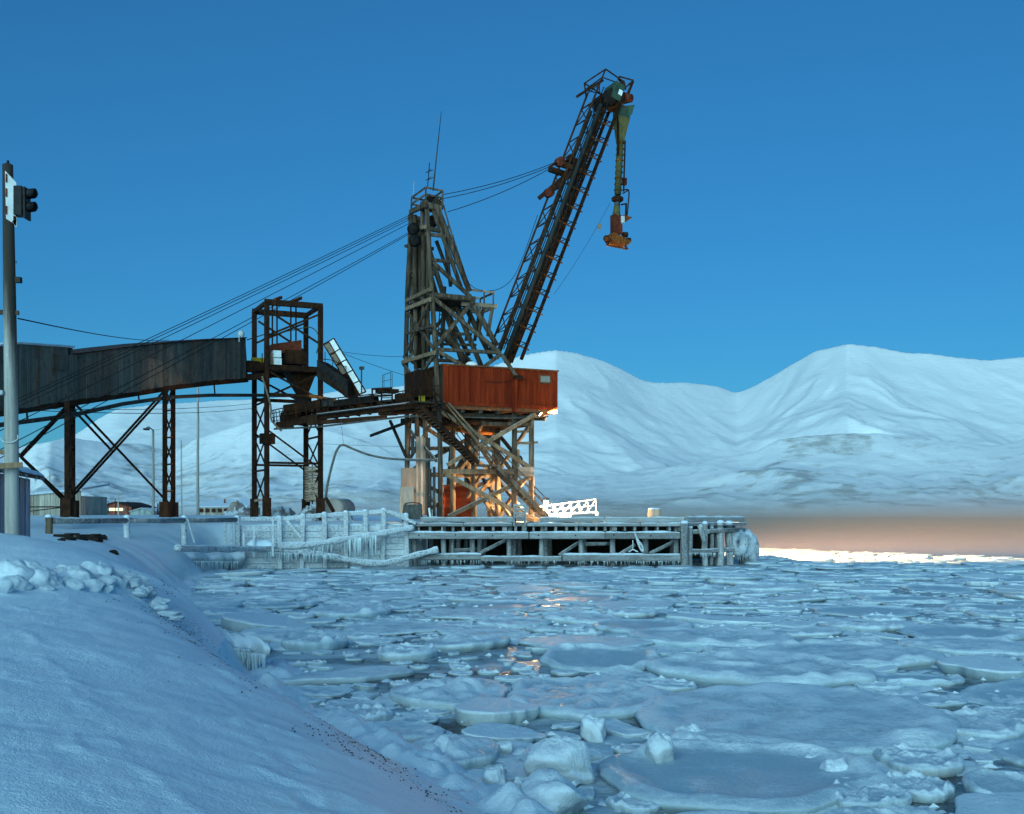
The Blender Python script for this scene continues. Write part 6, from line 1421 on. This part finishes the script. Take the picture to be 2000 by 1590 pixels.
def _mk(name, V, F):
    me = bpy.data.meshes.new(name); me.from_pydata(V.tolist(), [], F); me.polygons.foreach_set('use_smooth', [True]*len(F)); me.materials.append(M['floe']); o = bpy.data.objects.new(name, me); COL.objects.link(o); return o
pk = merged('pack_ice', vis[NI:]+off); tag(pk, 'closely packed small floes filling the fjord out to the ice edge', 'sea ice', kind='stuff')
print('floes', len(field), 'individual', NI)
# brash: crumbled slush frozen between the floes, an uneven skin that breaks the surface where it is thick
az3 = np.linspace(-31, 31, 700); r3 = np.geomspace(10.5, 68, 380); A3, R3 = np.meshgrid(np.radians(az3), r3, indexing='ij'); BX3 = np.sin(A3)*R3; BY3 = np.cos(A3)*R3
n1 = fbm(BX3*.55, BY3*.55, 4, 1401); n2 = fbm(BX3*2.2, BY3*2.2, 5, 1402, .6); n3 = np.clip(fbm(BX3*7, BY3*7, 3, 1403), 0, 1)
lead = np.exp(-(((BX3+2.3)/4.0)**2+((BY3-25.0)/2.4)**2)**2)+.8*np.exp(-(((BX3-.5)/1.6)**2+((BY3-17.2)/1.0)**2)**2)
BZ3 = -.030+.09*n1+.085*n2+.05*n3-.22*np.clip(lead, 0, 1)
edge_ = (BX3 < np.interp(BY3, SHY, SHX)+.2) | ((BY3 > 70.9) & (BX3 > -7) & (BX3 < 17)) | (BY3 > 66.5+np.clip((BX3+16.6)*.38, 0, 3.6))
BZ3 = np.where(edge_, -.3, np.minimum(BZ3, .16))
br = grid_obj('brash_ice', np.stack([BX3, BY3, BZ3], -1).reshape(-1, 3), len(az3), len(r3), 'brash'); tag(br, 'crumbly brash ice and slush frozen between the floes', 'brash ice', kind='stuff')
# loose ice crumbs on the slush
m = MB()
for _ in range(800):
    y = 11+rng.random()**1.6*45; x = (rng.random()*2-1)*(.47*y+1)
    if x < np.interp(y, SHY, SHX)+.8: continue
    r_ = rng.uniform(.02, .075)*(1+y/60); k0 = len(m.v)
    pts = [(1, 0, 0), (-.5, .87, 0), (-.5, -.87, 0), (0, 0, .9), (0, 0, -.9)]; t = rng.uniform(0, 6); c, s = math.cos(t), math.sin(t)
    m.v += [Vector((x+(p[0]*c-p[1]*s)*r_*rng.uniform(.8, 1.5), y+(p[0]*s+p[1]*c)*r_, .03+p[2]*r_*.7)) for p in pts]
    m.f += [(k0, k0+1, k0+3), (k0+1, k0+2, k0+3), (k0+2, k0, k0+3), (k0+1, k0, k0+4), (k0+2, k0+1, k0+4), (k0, k0+2, k0+4)]
o = m.build('ice_crumbs', 'chunk'); tag(o, 'tiny crumbs of broken ice strewn over the slush', 'ice', kind='stuff')
# ------------------------------------------------------------------ snow rubble ridge, ledge with icicles, coal grit
RB = [(20, 1118, 75, 60), (60, 1112, 60, 45), (75, 1132, 55, 40), (130, 1112, 60, 40), (150, 1125, 55, 45), (170, 1108, 50, 36), (195, 1120, 60, 42), (205, 1135, 40, 26), (225, 1132, 34, 30), (180, 1142, 46, 24), (110, 1110, 30, 20), (275, 1118, 42, 34), (290, 1134, 36, 20), (35, 1135, 50, 30), (100, 1138, 40, 24), (235, 1112, 40, 24), (250, 1120, 26, 20), (138, 1142, 40, 22), (160, 1135, 40, 24), (55, 1105, 40, 24), (90, 1125, 44, 34), (310, 1150, 40, 18), (330, 1165, 40, 16), (315, 1162, 24, 12), (345, 1172, 26, 10), (8, 1140, 40, 26)]
for _ in range(46):
    qx = random.uniform(0, 1)**.8*350; RB.append((qx, 1122+random.gauss(0, 11)+max(0, qx-240)*.42, random.uniform(10, 30), random.uniform(8, 18)))
for i, (px, py_, w_, h_) in enumerate(RB):
    Yr = float(np.interp(px, [0, 340], [16.8, 20.5]))-(py_-1120)*.035; h = P(px, py_, Yr); rx = w_/2/FPX*h.y; g_ = gz(h.x, h.y)
    o = put(CHS[i % 6], 'snow_block', h.x, h.y, rx*.95, h_/FPX*h.y*.50, i*1.7, ('large' if w_ > 45 else 'small' if w_ < 22 else 'middling')+' snow block '+('of the ridge end by the signal pole' if px < 110 else 'in the middle of the ploughed ridge' if px < 235 else 'where the ploughed ridge runs down to ice'), 'snow block', 'snow blocks of the ploughed ridge', max(g_, min(h.z-h_/FPX*h.y*.3, g_+.12)), (random.uniform(-.3, .3), random.uniform(-.3, .3)))
lg = thing('ice_ledge', 'overhanging ledge of ice with icicles on the edge of the snow bank', 'ice ledge', ice_at(430, 1305))
def ledge_z(px, py): return P(px, py, 24.0)
m = MB(); n_ = 34; rows = [(-.5, .30, .9), (.0, .22, .62), (.22, .10, .40), (.30, -.02, .18), (.22, -.10, .05), (-.1, -.12, .02)]
L0, L1 = P(350, 1248, 24.2), P(482, 1268, 22.4)
for i in range(n_):
    t = i/(n_-1); c = L0.lerp(L1, t)+Vector((.45, -.25, .06)); e = math.sin(math.pi*min(1, max(0, t)))**.5; nz_ = float(fbm(np.array([t*7.]), np.array([.3]), 3, 1101)[0]); nz2 = float(fbm(np.array([t*14.]), np.array([2.3]), 3, 1102)[0])
    for (o_, zz_, _) in [(-.9, .16, 0), (-.3, .24, 0), (.15, .18, 0), (.38, .04, 0), (.40, -.12, 0), (.30, -.30, 0), (.05, -.42, 0), (-.5, -.5, 0)]:
        m.v.append(c+Vector((.55, -.84, 0))*(o_*(.5+.5*e)+.16*nz_*(o_ > 0)+.05*nz2)+ZD*(zz_*(.4+.6*e)+.08*nz_+.04*nz2))
for i in range(n_-1):
    for j in range(7): m.f.append((i*8+j, (i+1)*8+j, (i+1)*8+j+1, i*8+j+1))
m.build('ledge', 'chunk', lg, True)
icicles(lg, P(388, 1272, 23.4)+Vector((.6, -.5, .05)), P(470, 1280, 22.4)+Vector((.6, -.5, .05)), 70, .42, base=.05)
icicles(lg, P(392, 1266, 23.4)+Vector((.65, -.55, .05)), P(440, 1270, 22.7)+Vector((.65, -.55, .05)), 40, .5, base=.06)
sb = thing('shore_ice_edge', 'undercut icy bank edge with dark hollows and icicles below the fence', 'ice bank', P(400, 1105, 66))
m = MB(); n_ = 40
for i in range(n_):
    t = i/(n_-1); c = P(300+170*t, 1086, 58+10*t); nz_ = float(fbm(np.array([t*9.]), np.array([.7]), 4, 1111)[0])
    for o_, zz_ in ((-1.6, .25), (-.6, .26), (0, .16), (.25, -.05), (.2, -.3), (0, -.6), (-.4, -.95)): m.v.append(c+Vector((.75, -.65, 0))*(o_+.5*nz_)+ZD*(zz_+.15*nz_))
for i in range(n_-1):
    for j in range(6): m.f.append((i*7+j, (i+1)*7+j, (i+1)*7+j+1, i*7+j+1))
m.build('bank_edge', 'chunk', sb, True); icicles(sb, P(320, 1092, 59)+Vector((.3, -.5, -.1)), P(462, 1094, 67.5)+Vector((.3, -.5, -.1)), 110, .7, base=.05)
gm = MB(); cnt = 0
gy = 9.5+rng.random(14000)*17.5; gd = rng.normal(1.0, .50, 14000); gx = np.interp(gy, SHY, SHX)-gd/.86; GV = vnoise(gx*1.6, gy*1.6, 1201); GZv = ground(gx, gy)
for _ in range(14000):
    y = gy[_]; d_ = gd[_]; x = gx[_]
    if d_ < .15 or GV[_] < .50: continue
    z = float(GZv[_]); r_ = rng.uniform(.004, .016); k0 = len(gm.v); t = rng.uniform(0, 6); c, s = math.cos(t), math.sin(t)
    gm.v += [Vector((x+c*r_*1.5, y+s*r_*1.5, z)), Vector((x-s*r_, y+c*r_, z)), Vector((x-c*r_, y-s*r_, z)), Vector((x+s*r_, y-c*r_, z)), Vector((x, y, z+r_*.9))]
    gm.f += [(k0, k0+1, k0+4), (k0+1, k0+2, k0+4), (k0+2, k0+3, k0+4), (k0+3, k0, k0+4)]; cnt += 1
    if cnt > 1700: break
o = gm.build('coal_grit', 'grit'); tag(o, 'black coal grit scattered along the edge of the snow bank', 'grit', kind='stuff')
st = MB()
for i in range(26):
    q = ground_hit(120+rng.random()*80, 1046+rng.random()*10, 40, 56); r_ = rng.uniform(.05, .22); st.box(q+ZD*.02, r_*1.6, r_, r_*.5, rng.uniform(0, 3))
o = st.build('bare_clods', 'grit'); tag(o, 'dark bare clods of earth showing through snow under the fence', 'earth', kind='stuff')
q = ground_hit(222, 1081, 26, 56); o = put(CHS[2], 'dark_stone', q.x, q.y, .16, .10, 1.0, 'small lone dark stone poking from the smooth snow below the fence', 'stone', None, q.z+.03); o.data = o.data.copy(); o.data.materials[0] = M['grit']
